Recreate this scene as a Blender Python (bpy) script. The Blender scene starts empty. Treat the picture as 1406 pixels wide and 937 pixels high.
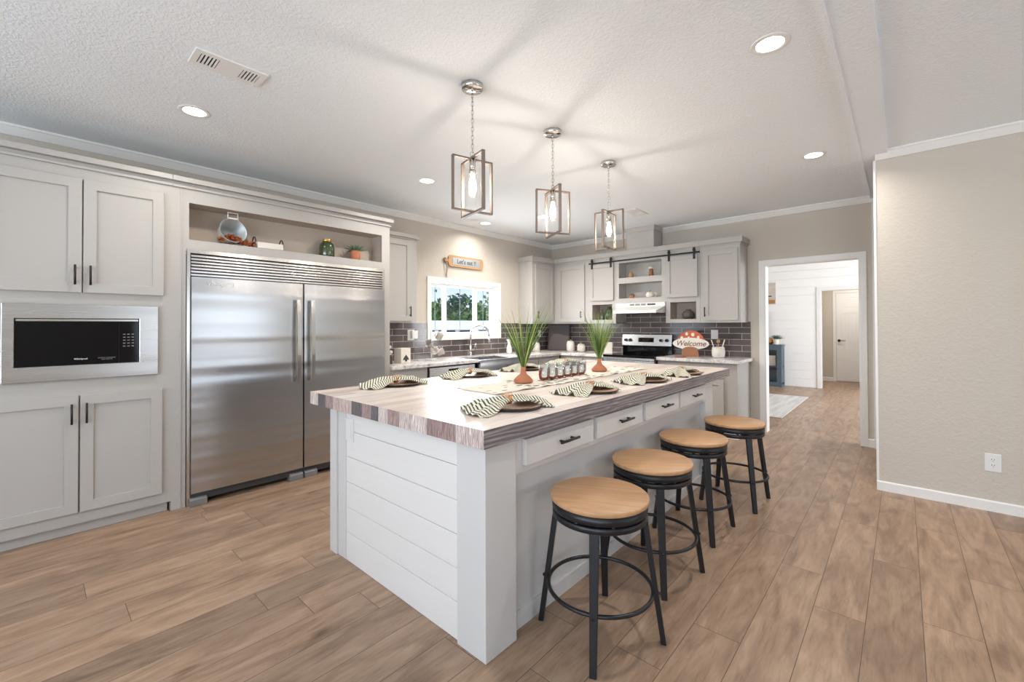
import bpy, bmesh, math, random
from mathutils import Vector, Matrix
random.seed(7)
PI = math.pi
C = bpy.context.scene.collection
SC = bpy.context.scene

# ------------------------------------------------------------------ camera, world, lights, exposure
FPX = 596.0
cam_d = bpy.data.cameras.new('camera'); cam = bpy.data.objects.new('camera', cam_d); C.objects.link(cam)
yaw, pit, rol = math.radians(41.973), math.radians(.552), math.radians(-.233)
fw = Vector((-math.sin(yaw)*math.cos(pit), math.cos(yaw)*math.cos(pit), math.sin(pit)))
rt = Vector((math.cos(yaw), math.sin(yaw), 0)); up = rt.cross(fw)
r2 = rt*math.cos(rol)+up*math.sin(rol); u2 = up*math.cos(rol)-rt*math.sin(rol)
cam.matrix_world = Matrix(((r2.x, u2.x, -fw.x, 0), (r2.y, u2.y, -fw.y, 0), (r2.z, u2.z, -fw.z, 1.33), (0, 0, 0, 1)))
cam_d.sensor_width = 36; cam_d.sensor_fit = 'HORIZONTAL'; cam_d.lens = 36*FPX/1406
cam_d.shift_y = -(468.5-441.875)/1406
cam_d.clip_start = .02; cam_d.clip_end = 300
SC.camera = cam
SC.view_settings.view_transform = 'Standard'; SC.view_settings.look = 'None'
SC.view_settings.gamma = 1; SC.view_settings.use_curve_mapping = False
SC.view_settings.exposure = 0.86
SC.cycles.max_bounces = 10; SC.cycles.diffuse_bounces = 6; SC.cycles.glossy_bounces = 4
SC.cycles.transparent_max_bounces = 16; SC.cycles.sample_clamp_indirect = 6
SC.cycles.caustics_reflective = False; SC.cycles.caustics_refractive = False

W = bpy.data.worlds.new('world'); SC.world = W; W.use_nodes = True
wn = W.node_tree.nodes; wl = W.node_tree.links
bg = wn['Background']
tc = wn.new('ShaderNodeTexCoord'); sp = wn.new('ShaderNodeSeparateXYZ'); rp = wn.new('ShaderNodeValToRGB')
wl.new(tc.outputs['Generated'], sp.inputs[0]); wl.new(sp.outputs['Z'], rp.inputs[0]); wl.new(rp.outputs[0], bg.inputs[0])
rp.color_ramp.elements[0].position = 0.0; rp.color_ramp.elements[0].color = (.88, .94, 1, 1)
rp.color_ramp.elements[1].position = .13; rp.color_ramp.elements[1].color = (.42, .62, .95, 1)
bg.inputs[1].default_value = .72

def area(name, loc, rot, sx, sy, power, col=(1, 1, 1), spread=PI):
    l = bpy.data.lights.new(name, 'AREA'); l.shape = 'RECTANGLE'; l.size = sx; l.size_y = sy
    l.energy = power; l.color = col; l.spread = spread
    o = bpy.data.objects.new(name, l); o.location = loc; o.rotation_euler = rot; C.objects.link(o)
    return o
# daylight entering through the windows of the big room behind the camera, the sink window and the living room
U = math.radians(38)   # tilts the unseen window lamps upward to brighten the ceiling
area('daylight_window_rear', (-1.5, -3.40, 1.45), (PI/2+U, 0, 0), 3.0, 1.7, 84, (.80, .90, 1))
area('daylight_window_rear_right', (1.9, -3.40, 1.45), (PI/2+U, 0, 0), 2.6, 1.7, 76, (.80, .90, 1))
area('daylight_patio_door', (4.40, 2.95, 1.25), (PI/2+U, 0, PI/2), 2.9, 2.2, 20, (.84, .92, 1))
area('daylight_sink_window', (-4.85, 4.1, 1.60), (PI/2, 0, -PI/2), 1.5, 1.0, 44, (.93, .97, 1))
area('daylight_living_room', (2.85, 8.7, 1.5), (PI/2, 0, PI/2), 3.2, 2.0, 135, (.90, .95, 1))
area('hall_fill_light', (-.8, 11.8, 2.45), (0, 0, 0), .25, .25, 9, (1, .95, .88))  # unseen fill light added to brighten the hall, no fitting modelled
CAN_POWER = 7; BULB_POWER = 3.0
sun = bpy.data.lights.new('sun', 'SUN'); sun.energy = 1.5; sun.angle = .02; sun.color = (1, .96, .9)
so_ = bpy.data.objects.new('sun', sun); C.objects.link(so_); so_.rotation_euler = Vector((.75, .45, .95)).to_track_quat('Z', 'Y').to_euler()

# ------------------------------------------------------------------ materials
def S(r, g, b):
    f = lambda c: ((c/255+.055)/1.055)**2.4 if c > 10 else c/255/12.92
    return (f(r), f(g), f(b), 1)
def newmat(name):
    m = bpy.data.materials.new(name); m.use_nodes = True
    return m, m.node_tree.nodes, m.node_tree.links, m.node_tree.nodes['Principled BSDF']
def mat(name, col, rough=.5, metal=0, noise=0, bump=0, scale=8, emit=0, trans=0, alpha=1, stretch=None, spec=.5, aniso=0):
    m, n, l, b = newmat(name)
    b.inputs['Base Color'].default_value = col; b.inputs['Roughness'].default_value = rough
    b.inputs['Metallic'].default_value = metal; b.inputs['Specular IOR Level'].default_value = spec
    if trans: b.inputs['Transmission Weight'].default_value = trans
    if emit: b.inputs['Emission Color'].default_value = col; b.inputs['Emission Strength'].default_value = emit
    if aniso: b.inputs['Anisotropic'].default_value = aniso
    t = n.new('ShaderNodeTexCoord'); mp = n.new('ShaderNodeMapping'); l.new(t.outputs['Object'], mp.inputs[0])
    if stretch: mp.inputs['Scale'].default_value = stretch
    nz = n.new('ShaderNodeTexNoise'); nz.inputs['Scale'].default_value = scale; nz.inputs['Detail'].default_value = 5
    l.new(mp.outputs[0], nz.inputs[0])
    if noise:
        mx = n.new('ShaderNodeMix'); mx.data_type = 'RGBA'
        mx.inputs[6].default_value = tuple(c*(1-noise) for c in col[:3])+(1,)
        mx.inputs[7].default_value = tuple(min(1, c*(1+noise)) for c in col[:3])+(1,)
        l.new(nz.outputs['Fac'], mx.inputs[0]); l.new(mx.outputs[2], b.inputs['Base Color'])
    if bump:
        bp = n.new('ShaderNodeBump'); bp.inputs['Strength'].default_value = bump; bp.inputs['Distance'].default_value = .01
        l.new(nz.outputs['Fac'], bp.inputs['Height']); l.new(bp.outputs[0], b.inputs['Normal'])
    return m
def ramp(n, stops):
    r = n.new('ShaderNodeValToRGB'); e = r.color_ramp.elements
    e[0].position, e[0].color = stops[0]; e[1].position, e[1].color = stops[-1]
    for p, c in stops[1:-1]:
        q = e.new(p); q.color = c
    return r
def math_node(n, l, op, a, b=None, c=None):
    m = n.new('ShaderNodeMath'); m.operation = op
    for i, v in enumerate((a, b, c)):
        if v is None: continue
        if isinstance(v, (int, float)): m.inputs[i].default_value = v
        else: l.new(v, m.inputs[i])
    return m.outputs[0]
def mixc(n, l, fac, a, b, blend='MIX'):
    m = n.new('ShaderNodeMix'); m.data_type = 'RGBA'; m.blend_type = blend
    for i, v in ((0, fac), (6, a), (7, b)):
        if isinstance(v, (int, float)): m.inputs[i].default_value = v
        elif isinstance(v, tuple): m.inputs[i].default_value = v
        else: l.new(v, m.inputs[i])
    return m.outputs[2]

def floor_mat():
    m, n, l, b = newmat('oak_vinyl_planks')
    t = n.new('ShaderNodeTexCoord'); s = n.new('ShaderNodeSeparateXYZ'); l.new(t.outputs['Object'], s.inputs[0])
    Wd, Ln = .19, 1.22
    col = math_node(n, l, 'DIVIDE', math_node(n, l, 'ADD', s.outputs['X'], 20.085), Wd)
    ci = math_node(n, l, 'FLOOR', col); cf = math_node(n, l, 'FRACT', col)
    wn1 = n.new('ShaderNodeTexWhiteNoise'); wn1.noise_dimensions = '1D'; l.new(ci, wn1.inputs['W'])
    row = math_node(n, l, 'ADD', math_node(n, l, 'DIVIDE', math_node(n, l, 'ADD', s.outputs['Y'], 30), Ln), wn1.outputs['Value'])
    ri = math_node(n, l, 'FLOOR', row); rf = math_node(n, l, 'FRACT', row)
    cb = n.new('ShaderNodeCombineXYZ'); l.new(ci, cb.inputs[0]); l.new(ri, cb.inputs[1])
    wn2 = n.new('ShaderNodeTexWhiteNoise'); wn2.noise_dimensions = '2D'; l.new(cb.outputs[0], wn2.inputs['Vector'])
    # joints
    ex = math_node(n, l, 'MULTIPLY', math_node(n, l, 'MINIMUM', cf, math_node(n, l, 'SUBTRACT', 1, cf)), Wd)
    ey = math_node(n, l, 'MULTIPLY', math_node(n, l, 'MINIMUM', rf, math_node(n, l, 'SUBTRACT', 1, rf)), Ln)
    joint = math_node(n, l, 'LESS_THAN', math_node(n, l, 'MINIMUM', ex, ey), .0013)
    # grain: coordinates shifted per plank
    off = n.new('ShaderNodeCombineXYZ')
    l.new(math_node(n, l, 'MULTIPLY', wn2.outputs['Value'], 17.), off.inputs[2])
    l.new(math_node(n, l, 'MULTIPLY', wn1.outputs['Value'], 9.), off.inputs[0])
    va = n.new('ShaderNodeVectorMath'); va.operation = 'ADD'; l.new(t.outputs['Object'], va.inputs[0]); l.new(off.outputs[0], va.inputs[1])
    def nz(sc, st, det=5, rough=.6, dist=0):
        mp = n.new('ShaderNodeMapping'); mp.inputs['Scale'].default_value = st; l.new(va.outputs[0], mp.inputs[0])
        q = n.new('ShaderNodeTexNoise'); q.inputs['Scale'].default_value = sc; q.inputs['Detail'].default_value = det
        q.inputs['Roughness'].default_value = rough; q.inputs['Distortion'].default_value = dist; l.new(mp.outputs[0], q.inputs[0])
        return q.outputs['Fac']
    fine = nz(14, (6, .55, 1), 6, .65, .3); broad = nz(3.2, (3.2, .7, 1), 4, .55, 1.2); big = nz(1.3, (1, .6, 1), 2)
    r1 = ramp(n, [(.25, S(126, 103, 84)), (.5, S(160, 133, 110)), (.78, S(182, 154, 130))])
    l.new(broad, r1.inputs[0])
    r2_ = ramp(n, [(.3, (.62, .58, .55, 1)), (.5, (1, 1, 1, 1)), (.72, (1.06, 1.05, 1.04, 1))]); l.new(fine, r2_.inputs[0])
    c = mixc(n, l, .55, r1.outputs[0], r2_.outputs[0], 'MULTIPLY')
    tint = ramp(n, [(0, (.86, .85, .85, 1)), (.5, (1, 1, 1, 1)), (1, (1.08, 1.06, 1.05, 1))]); l.new(wn2.outputs['Value'], tint.inputs[0])
    c = mixc(n, l, 1, c, tint.outputs[0], 'MULTIPLY')
    # cathedral grain rings
    mp = n.new('ShaderNodeMapping'); mp.inputs['Scale'].default_value = (7, .8, 1); l.new(va.outputs[0], mp.inputs[0])
    wv = n.new('ShaderNodeTexWave'); wv.wave_type = 'RINGS'; wv.inputs['Scale'].default_value = 2.4; wv.inputs['Distortion'].default_value = 9
    wv.inputs['Detail'].default_value = 3; wv.inputs['Detail Scale'].default_value = 1.2; l.new(mp.outputs[0], wv.inputs[0])
    rw = ramp(n, [(.0, (.84, .80, .77, 1)), (.45, (1, 1, 1, 1)), (1, (1, 1, 1, 1))]); l.new(wv.outputs['Fac'], rw.inputs[0])
    c = mixc(n, l, .55, c, rw.outputs[0], 'MULTIPLY')
    # knots
    mp = n.new('ShaderNodeMapping'); mp.inputs['Scale'].default_value = (1.9, .85, 1); l.new(va.outputs[0], mp.inputs[0])
    vo = n.new('ShaderNodeTexVoronoi'); vo.inputs['Scale'].default_value = 1.5; l.new(mp.outputs[0], vo.inputs[0])
    dn = math_node(n, l, 'ADD', vo.outputs['Distance'], math_node(n, l, 'MULTIPLY', math_node(n, l, 'SUBTRACT', fine, .5), .10))
    kr = ramp(n, [(0, (.33, .27, .23, 1)), (.035, (.62, .55, .5, 1)), (.075, (1, 1, 1, 1))]); l.new(dn, kr.inputs[0])
    c = mixc(n, l, .85, c, kr.outputs[0], 'MULTIPLY')
    c = mixc(n, l, joint, c, S(84, 66, 52))
    l.new(c, b.inputs['Base Color'])
    rr = n.new('ShaderNodeMapRange'); rr.inputs[3].default_value = .30; rr.inputs[4].default_value = .46; l.new(fine, rr.inputs[0])
    l.new(rr.outputs[0], b.inputs['Roughness']); b.inputs['Specular IOR Level'].default_value = .42
    bp = n.new('ShaderNodeBump'); bp.inputs['Strength'].default_value = .12; bp.inputs['Distance'].default_value = .004
    h = math_node(n, l, 'SUBTRACT', fine, joint); l.new(h, bp.inputs['Height']); l.new(bp.outputs[0], b.inputs['Normal'])
    return m

def plaster(name, col, scale, strength, rough=.85, streak=False):
    m, n, l, b = newmat(name); b.inputs['Base Color'].default_value = col; b.inputs['Roughness'].default_value = rough
    b.inputs['Specular IOR Level'].default_value = .25
    t = n.new('ShaderNodeTexCoord')
    q = n.new('ShaderNodeTexNoise'); q.inputs['Scale'].default_value = scale; q.inputs['Detail'].default_value = 4; q.inputs['Distortion'].default_value = .6 if streak else .1
    l.new(t.outputs['Object'], q.inputs[0])
    r = ramp(n, [(.42, (0, 0, 0, 1)), (.62, (1, 1, 1, 1))]); l.new(q.outputs['Fac'], r.inputs[0])
    bp = n.new('ShaderNodeBump'); bp.inputs['Strength'].default_value = strength; bp.inputs['Distance'].default_value = .005
    l.new(r.outputs[0], bp.inputs['Height']); l.new(bp.outputs[0], b.inputs['Normal'])
    return m

def tile_mat(name, axis):
    m, n, l, b = newmat(name)
    t = n.new('ShaderNodeTexCoord'); s = n.new('ShaderNodeSeparateXYZ'); l.new(t.outputs['Object'], s.inputs[0])
    cb = n.new('ShaderNodeCombineXYZ'); l.new(s.outputs[axis], cb.inputs[0])
    l.new(math_node(n, l, 'SUBTRACT', s.outputs['Z'], .915), cb.inputs[1])
    br = n.new('ShaderNodeTexBrick'); l.new(cb.outputs[0], br.inputs[0]); br.offset = .5
    br.inputs['Color1'].default_value = S(104, 95, 93); br.inputs['Color2'].default_value = S(82, 75, 74); br.inputs['Mortar'].default_value = S(190, 184, 178)
    br.inputs['Scale'].default_value = 1; br.inputs['Mortar Size'].default_value = .0030; br.inputs['Mortar Smooth'].default_value = .1
    br.inputs['Brick Width'].default_value = .305; br.inputs['Row Height'].default_value = .0762; br.inputs['Bias'].default_value = 0
    q = n.new('ShaderNodeTexNoise'); q.inputs['Scale'].default_value = 9; l.new(t.outputs['Object'], q.inputs[0])
    rv = ramp(n, [(.3, (.88, .87, .87, 1)), (.7, (1.1, 1.08, 1.08, 1))]); l.new(q.outputs['Fac'], rv.inputs[0])
    l.new(mixc(n, l, 1, br.outputs['Color'], rv.outputs[0], 'MULTIPLY'), b.inputs['Base Color'])
    rr = n.new('ShaderNodeMapRange'); rr.inputs[3].default_value = .12; rr.inputs[4].default_value = .7; l.new(br.outputs['Fac'], rr.inputs[0]); l.new(rr.outputs[0], b.inputs['Roughness'])
    h = math_node(n, l, 'SUBTRACT', math_node(n, l, 'MULTIPLY', q.outputs['Fac'], .3), br.outputs['Fac'])
    bp = n.new('ShaderNodeBump'); bp.inputs['Strength'].default_value = .35; bp.inputs['Distance'].default_value = .003
    l.new(h, bp.inputs['Height']); l.new(bp.outputs[0], b.inputs['Normal'])
    return m

def barnwood(name, edge, end=False):
    m, n, l, b = newmat(name)
    t = n.new('ShaderNodeTexCoord'); s = n.new('ShaderNodeSeparateXYZ'); l.new(t.outputs['Object'], s.inputs[0])
    # plank index across X with uneven widths
    w1 = n.new('ShaderNodeTexNoise'); w1.noise_dimensions = '1D'; w1.inputs['Scale'].default_value = 2.2; l.new(s.outputs['X'], w1.inputs['W'])
    px = math_node(n, l, 'ADD', math_node(n, l, 'DIVIDE', s.outputs['X'], .098), math_node(n, l, 'MULTIPLY', w1.outputs['Fac'], 1.6))
    pi_ = math_node(n, l, 'FLOOR', px); pf = math_node(n, l, 'FRACT', px)
    ry = math_node(n, l, 'FLOOR', math_node(n, l, 'ADD', math_node(n, l, 'DIVIDE', s.outputs['Y'], 1.25), math_node(n, l, 'MULTIPLY', pi_, .37)))
    cb = n.new('ShaderNodeCombineXYZ'); l.new(pi_, cb.inputs[0]); l.new(ry, cb.inputs[1])
    wn_ = n.new('ShaderNodeTexWhiteNoise'); wn_.noise_dimensions = '2D'; l.new(cb.outputs[0], wn_.inputs['Vector'])
    off = n.new('ShaderNodeCombineXYZ'); l.new(math_node(n, l, 'MULTIPLY', wn_.outputs['Value'], 13), off.inputs[0])
    va = n.new('ShaderNodeVectorMath'); l.new(t.outputs['Object'], va.inputs[0]); l.new(off.outputs[0], va.inputs[1])
    def nz(sc, st, det, rough, dist):
        mp = n.new('ShaderNodeMapping'); mp.inputs['Scale'].default_value = st; l.new(va.outputs[0], mp.inputs[0])
        q = n.new('ShaderNodeTexNoise'); q.inputs['Scale'].default_value = sc; q.inputs['Detail'].default_value = det
        q.inputs['Roughness'].default_value = rough; q.inputs['Distortion'].default_value = dist; l.new(mp.outputs[0], q.inputs[0]); return q.outputs['Fac']
    g = nz(12, (8, .9, 3.2) if not edge else ((9, 1, 1.0) if end else (1, .30, 5.5)), 6, .7, .9); bd = nz(2.2, (2.5, .5, 1) if not edge else (2.5, 1.1, 2), 3, .6, .8)
    if edge:
        pal = ramp(n, [(0, S(96, 92, 94)), (.14, S(186, 172, 166)), (.28, S(146, 126, 122)), (.42, S(196, 184, 178)), (.60, S(100, 94, 95)), (.70, S(190, 172, 164)), (.86, S(150, 130, 125)), (1, S(172, 154, 148))])
        pal.color_ramp.interpolation = 'CONSTANT'
    else:
        pal = ramp(n, [(0, S(196, 178, 170)), (.14, S(214, 200, 190)), (.3, S(232, 222, 214)), (.55, S(224, 208, 194)), (.75, S(236, 228, 220)), (.9, S(202, 186, 180)), (1, S(228, 212, 200))])  # whitewash tones made paler than the edges, window glare put into the colour
    l.new(wn_.outputs['Value'], pal.inputs[0])
    if edge and not end:   # the long front edge grades from dark at the near end to pale
        pal = ramp(n, [(0, S(122, 116, 118)), (.25, S(172, 154, 152)), (.45, S(206, 190, 185)), (.68, S(228, 220, 215)), (1, S(230, 224, 220))])
        mr = n.new('ShaderNodeMapRange'); mr.inputs[1].default_value = 1.165; mr.inputs[2].default_value = 4.35; l.new(s.outputs['Y'], mr.inputs[0]); l.new(mr.outputs[0], pal.inputs[0])
        off.inputs[0].default_value = 0; l.remove(off.inputs[0].links[0])
    c = pal.outputs[0]
    rg = ramp(n, [(.32, (.42, .38, .38, 1)), (.46, (.86, .83, .83, 1)), (.56, (1.1, 1.1, 1.1, 1)), (.68, (1.7, 1.7, 1.7, 1))]) if edge else \
         ramp(n, [(.28, (.70, .64, .62, 1)), (.46, (.96, .95, .95, 1)), (.7, (1.08, 1.08, 1.08, 1))])
    l.new(g, rg.inputs[0]); c = mixc(n, l, .8, c, rg.outputs[0], 'MULTIPLY')
    rb = ramp(n, [(.30, (.72, .68, .67, 1)), (.5, (1, 1, 1, 1)), (1, (1.08, 1.08, 1.08, 1))]); l.new(bd, rb.inputs[0])
    c = mixc(n, l, .8 if edge else .7, c, rb.outputs[0], 'MULTIPLY')
    if edge:
        mp = n.new('ShaderNodeMapping'); mp.inputs['Scale'].default_value = (7, 1, 2.2) if end else (1, .55, 4.5); l.new(va.outputs[0], mp.inputs[0])
        wv = n.new('ShaderNodeTexWave'); wv.wave_type = 'RINGS' if end else 'BANDS'; wv.rings_direction = 'Y'; wv.bands_direction = 'Z'
        wv.inputs['Scale'].default_value = 6.5 if end else 4.2; wv.inputs['Distortion'].default_value = 8 if end else 7
        wv.inputs['Detail'].default_value = 2; wv.inputs['Detail Scale'].default_value = 1.1; l.new(mp.outputs[0], wv.inputs[0])
        rw = ramp(n, [(.15, (.50, .47, .48, 1)), (.45, (1, 1, 1, 1)), (.8, (1.8, 1.8, 1.8, 1))]); l.new(wv.outputs['Fac'], rw.inputs[0])
        c = mixc(n, l, .65 if end else .5, c, rw.outputs[0], 'MULTIPLY')
    gap = math_node(n, l, 'LESS_THAN', math_node(n, l, 'MINIMUM', pf, math_node(n, l, 'SUBTRACT', 1, pf)), .012)
    c = mixc(n, l, math_node(n, l, 'MULTIPLY', gap, .5), c, S(105, 88, 80))
    l.new(c, b.inputs['Base Color']); b.inputs['Roughness'].default_value = .33 if not edge else .45
    return m

def granite(name):
    m, n, l, b = newmat(name); t = n.new('ShaderNodeTexCoord')
    q = n.new('ShaderNodeTexNoise'); q.inputs['Scale'].default_value = 7; q.inputs['Detail'].default_value = 8; q.inputs['Roughness'].default_value = .7; q.inputs['Distortion'].default_value = 1.2
    l.new(t.outputs['Object'], q.inputs[0])
    r = ramp(n, [(.32, S(150, 143, 140)), (.45, S(205, 200, 197)), (.56, S(232, 229, 226)), (.66, S(200, 192, 186)), (.75, S(228, 224, 220))])
    l.new(q.outputs['Fac'], r.inputs[0])
    q2 = n.new('ShaderNodeTexNoise'); q2.inputs['Scale'].default_value = 60; q2.inputs['Detail'].default_value = 3; l.new(t.outputs['Object'], q2.inputs[0])
    r2_ = ramp(n, [(.35, (.7, .68, .67, 1)), (.5, (1, 1, 1, 1)), (1, (1.05, 1.05, 1.05, 1))]); l.new(q2.outputs['Fac'], r2_.inputs[0])
    l.new(mixc(n, l, .8, r.outputs[0], r2_.outputs[0], 'MULTIPLY'), b.inputs['Base Color']); b.inputs['Roughness'].default_value = .22
    return m

def steel(name, axis=2, rough=.24, col=(.62, .61, .60, 1), wave=0):
    """brushed along one axis; wave: gentle panel waviness"""
    m, n, l, b = newmat(name); b.inputs['Metallic'].default_value = 1; b.inputs['Base Color'].default_value = col
    t = n.new('ShaderNodeTexCoord'); mp = n.new('ShaderNodeMapping'); sc = [160, 160, 160]; sc[axis] = 1.2; mp.inputs['Scale'].default_value = sc
    l.new(t.outputs['Object'], mp.inputs[0])
    q = n.new('ShaderNodeTexNoise'); q.inputs['Scale'].default_value = 1; q.inputs['Detail'].default_value = 3; l.new(mp.outputs[0], q.inputs[0])
    rr = n.new('ShaderNodeMapRange'); rr.inputs[3].default_value = rough-.015; rr.inputs[4].default_value = rough+.03
    l.new(q.outputs['Fac'], rr.inputs[0]); l.new(rr.outputs[0], b.inputs['Roughness'])
    if wave:
        mp2 = n.new('ShaderNodeMapping'); mp2.inputs['Scale'].default_value = (.3, .06, 3.2); l.new(t.outputs['Object'], mp2.inputs[0])
        q2 = n.new('ShaderNodeTexNoise'); q2.inputs['Scale'].default_value = 2.1; q2.inputs['Detail'].default_value = 1; l.new(mp2.outputs[0], q2.inputs[0])
        b2 = n.new('ShaderNodeBump'); b2.inputs['Strength'].default_value = wave; b2.inputs['Distance'].default_value = .05
        l.new(q2.outputs['Fac'], b2.inputs['Height']); l.new(b2.outputs[0], b.inputs['Normal'])
    return m

def thin_glass(name, tint=(1, 1, 1, 1), refl=.08):
    m = bpy.data.materials.new(name); m.use_nodes = True; n = m.node_tree.nodes; l = m.node_tree.links; n.remove(n['Principled BSDF'])
    tr = n.new('ShaderNodeBsdfTransparent'); tr.inputs[0].default_value = tint; gl = n.new('ShaderNodeBsdfGlossy'); gl.inputs['Roughness'].default_value = .03
    fr = n.new('ShaderNodeLayerWeight'); pw = n.new('ShaderNodeMath'); pw.operation = 'POWER'; pw.inputs[1].default_value = 4; l.new(fr.outputs['Facing'], pw.inputs[0])
    ma = n.new('ShaderNodeMath'); ma.operation = 'MULTIPLY_ADD'; l.new(pw.outputs[0], ma.inputs[0]); ma.inputs[1].default_value = .6; ma.inputs[2].default_value = refl
    mx = n.new('ShaderNodeMixShader'); l.new(ma.outputs[0], mx.inputs[0]); l.new(tr.outputs[0], mx.inputs[1]); l.new(gl.outputs[0], mx.inputs[2])
    l.new(mx.outputs[0], n['Material Output'].inputs[0]); return m

def stripe_cloth():
    m, n, l, b = newmat('striped_cloth'); uv = n.new('ShaderNodeUVMap'); s = n.new('ShaderNodeSeparateXYZ'); l.new(uv.outputs[0], s.inputs[0])
    v = math_node(n, l, 'FRACT', math_node(n, l, 'ADD', math_node(n, l, 'MULTIPLY', s.outputs['Y'], 27), math_node(n, l, 'MULTIPLY', s.outputs['X'], 6)))
    st = math_node(n, l, 'LESS_THAN', v, .42)
    l.new(mixc(n, l, st, S(232, 226, 206), S(74, 80, 68)), b.inputs['Base Color']); b.inputs['Roughness'].default_value = .9
    return m

def runner_mat():
    m, n, l, b = newmat('leaf_print_linen'); t = n.new('ShaderNodeTexCoord')
    mp = n.new('ShaderNodeMapping'); mp.inputs['Scale'].default_value = (22, 11, 1); mp.inputs['Rotation'].default_value = (0, 0, .6); l.new(t.outputs['Object'], mp.inputs[0])
    vo = n.new('ShaderNodeTexVoronoi'); vo.inputs['Scale'].default_value = 1; l.new(mp.outputs[0], vo.inputs[0])
    lf = math_node(n, l, 'LESS_THAN', vo.outputs['Distance'], .36)
    wn_ = n.new('ShaderNodeTexWhiteNoise'); wn_.noise_dimensions = '3D'; l.new(vo.outputs['Position'], wn_.inputs['Vector'])
    pal = ramp(n, [(0, S(88, 96, 82)), (.3, S(120, 118, 100)), (.5, S(226, 220, 208)), (.8, S(196, 160, 128)), (1, S(140, 146, 134))]); pal.color_ramp.interpolation = 'CONSTANT'
    l.new(wn_.outputs['Value'], pal.inputs[0])
    l.new(mixc(n, l, lf, S(226, 219, 206), pal.outputs[0]), b.inputs['Base Color']); b.inputs['Roughness'].default_value = .9
    return m

M = {}
M['floor'] = floor_mat()
M['ceiling'] = plaster('textured_white_ceiling', S(238, 242, 245), 60, .35, streak=True)
M['wall'] = plaster('beige_wall_paint', S(200, 192, 181), 60, .22)
M['trim'] = mat('white_trim_paint', S(232, 230, 227), .4, noise=.02)
M['cab'] = mat('greige_cabinet_paint', S(179, 175, 170), .38, noise=.015, scale=3)
M['cabin'] = mat('greige_cabinet_interior', S(176, 164, 152), .6)
M['island'] = mat('pale_grey_island_paint', S(204, 202, 200), .34, noise=.02, bump=.05, scale=5, stretch=(1, 1, .3))
M['ship'] = mat('whitewashed_shiplap', S(222, 219, 216), .4, noise=.025, bump=.12, scale=6, stretch=(.6, .6, 9))
M['shipw'] = mat('white_shiplap_wall_paint', S(244, 243, 241), .5, noise=.012)
M['tileL'] = tile_mat('brown_grey_subway_tile_side', 'Y'); M['tileB'] = tile_mat('brown_grey_subway_tile_back', 'X')
M['top'] = barnwood('whitewashed_plank_glare_top', False); M['topedge'] = barnwood('weathered_plank_laminate_edge', True); M['topend'] = barnwood('weathered_plank_laminate_end', True, True)
M['granite'] = granite('white_grey_veined_laminate')
M['steel'] = steel('brushed_steel_horizontal', 1, .25, (.56, .565, .575, 1), wave=.30); M['steelx'] = steel('brushed_steel_plain', 0, .25)
M['steelf'] = steel('brushed_steel_frame', 1, .26, (.58, .575, .565, 1), wave=.1)
M['nickel'] = mat('brushed_nickel', (.62, .60, .57, 1), .22, 1); M['chrome'] = mat('polished_chrome', (.75, .74, .73, 1), .08, 1)
M['black'] = mat('black_metal', S(38, 38, 40), .38, .3, noise=.1); M['stool'] = mat('satin_black_tube', S(30, 30, 33), .36, .2, noise=.08)
M['blackglass'] = mat('black_glass', S(8, 8, 10), .05, spec=.3); M['darkgrey'] = mat('dark_grey_plastic', S(62, 62, 64), .5); M['midgrey'] = mat('mid_grey_plastic', S(120, 119, 118), .5)
M['slot'] = mat('dark_gap', S(28, 27, 27), .8)
M['muntin'] = mat('backlit_window_bar', S(128, 138, 150), .5); M['glass'] = thin_glass('window_glass', refl=.03); M['tumbler'] = thin_glass('tumbler_glass', (.90, .93, .94, 1), .10)  # white window bars coloured blue-grey, their backlit shade put into the colour
M['bulbglass'] = thin_glass('lamp_cylinder_glass', (.98, .98, .97, 1), .03)
def bulb_mat():
    m = bpy.data.materials.new('glowing_clear_bulb'); m.use_nodes = True; n = m.node_tree.nodes; l = m.node_tree.links; n.remove(n['Principled BSDF'])
    tr = n.new('ShaderNodeBsdfTransparent'); em = n.new('ShaderNodeEmission'); em.inputs[0].default_value = (1, .84, .62, 1); em.inputs[1].default_value = 7
    ad = n.new('ShaderNodeAddShader'); l.new(tr.outputs[0], ad.inputs[0]); l.new(em.outputs[0], ad.inputs[1]); l.new(ad.outputs[0], n['Material Output'].inputs[0]); return m
M['bulb'] = bulb_mat(); M['can'] = mat('recessed_light_glow', (1, .95, .88, 1), .5, emit=9)
M['lantern'] = mat('weathered_bronze_wood', S(132, 118, 108), .45, .35, noise=.15, scale=30, stretch=(1, 1, .2))
M['wood'] = mat('honey_oak', S(184, 142, 102), .42, noise=.42, scale=5, stretch=(11, .6, 1)); M['woodboard'] = mat('cutting_board_wood', S(178, 138, 100), .55, noise=.15, scale=12, stretch=(1, 1, 8))
M['woodd'] = mat('walnut_wood', S(150, 100, 68), .5, noise=.15, scale=12)
M['terra'] = mat('terracotta', S(174, 110, 80), .75, noise=.08, scale=20); M['redwood'] = mat('reddish_glazed_clay', S(140, 66, 44), .4, noise=.12, scale=25)
M['grass1'] = mat('grass_blade_green', S(112, 138, 62), .55, noise=.3, scale=14); M['grass2'] = mat('grass_blade_light', S(170, 184, 98), .55, noise=.25, scale=14); M['grass3'] = mat('grass_blade_dark', S(48, 74, 40), .55, noise=.25, scale=14)
M['cloth'] = stripe_cloth(); M['runner'] = runner_mat()
M['copper'] = mat('copper_napkin_ring', S(196, 140, 88), .4, .5); M['plate'] = mat('copper_brown_plate', S(196, 158, 132), .35, .2, noise=.08); M['platerim'] = mat('dark_bronze_rim', S(66, 52, 46), .4, .3)
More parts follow.
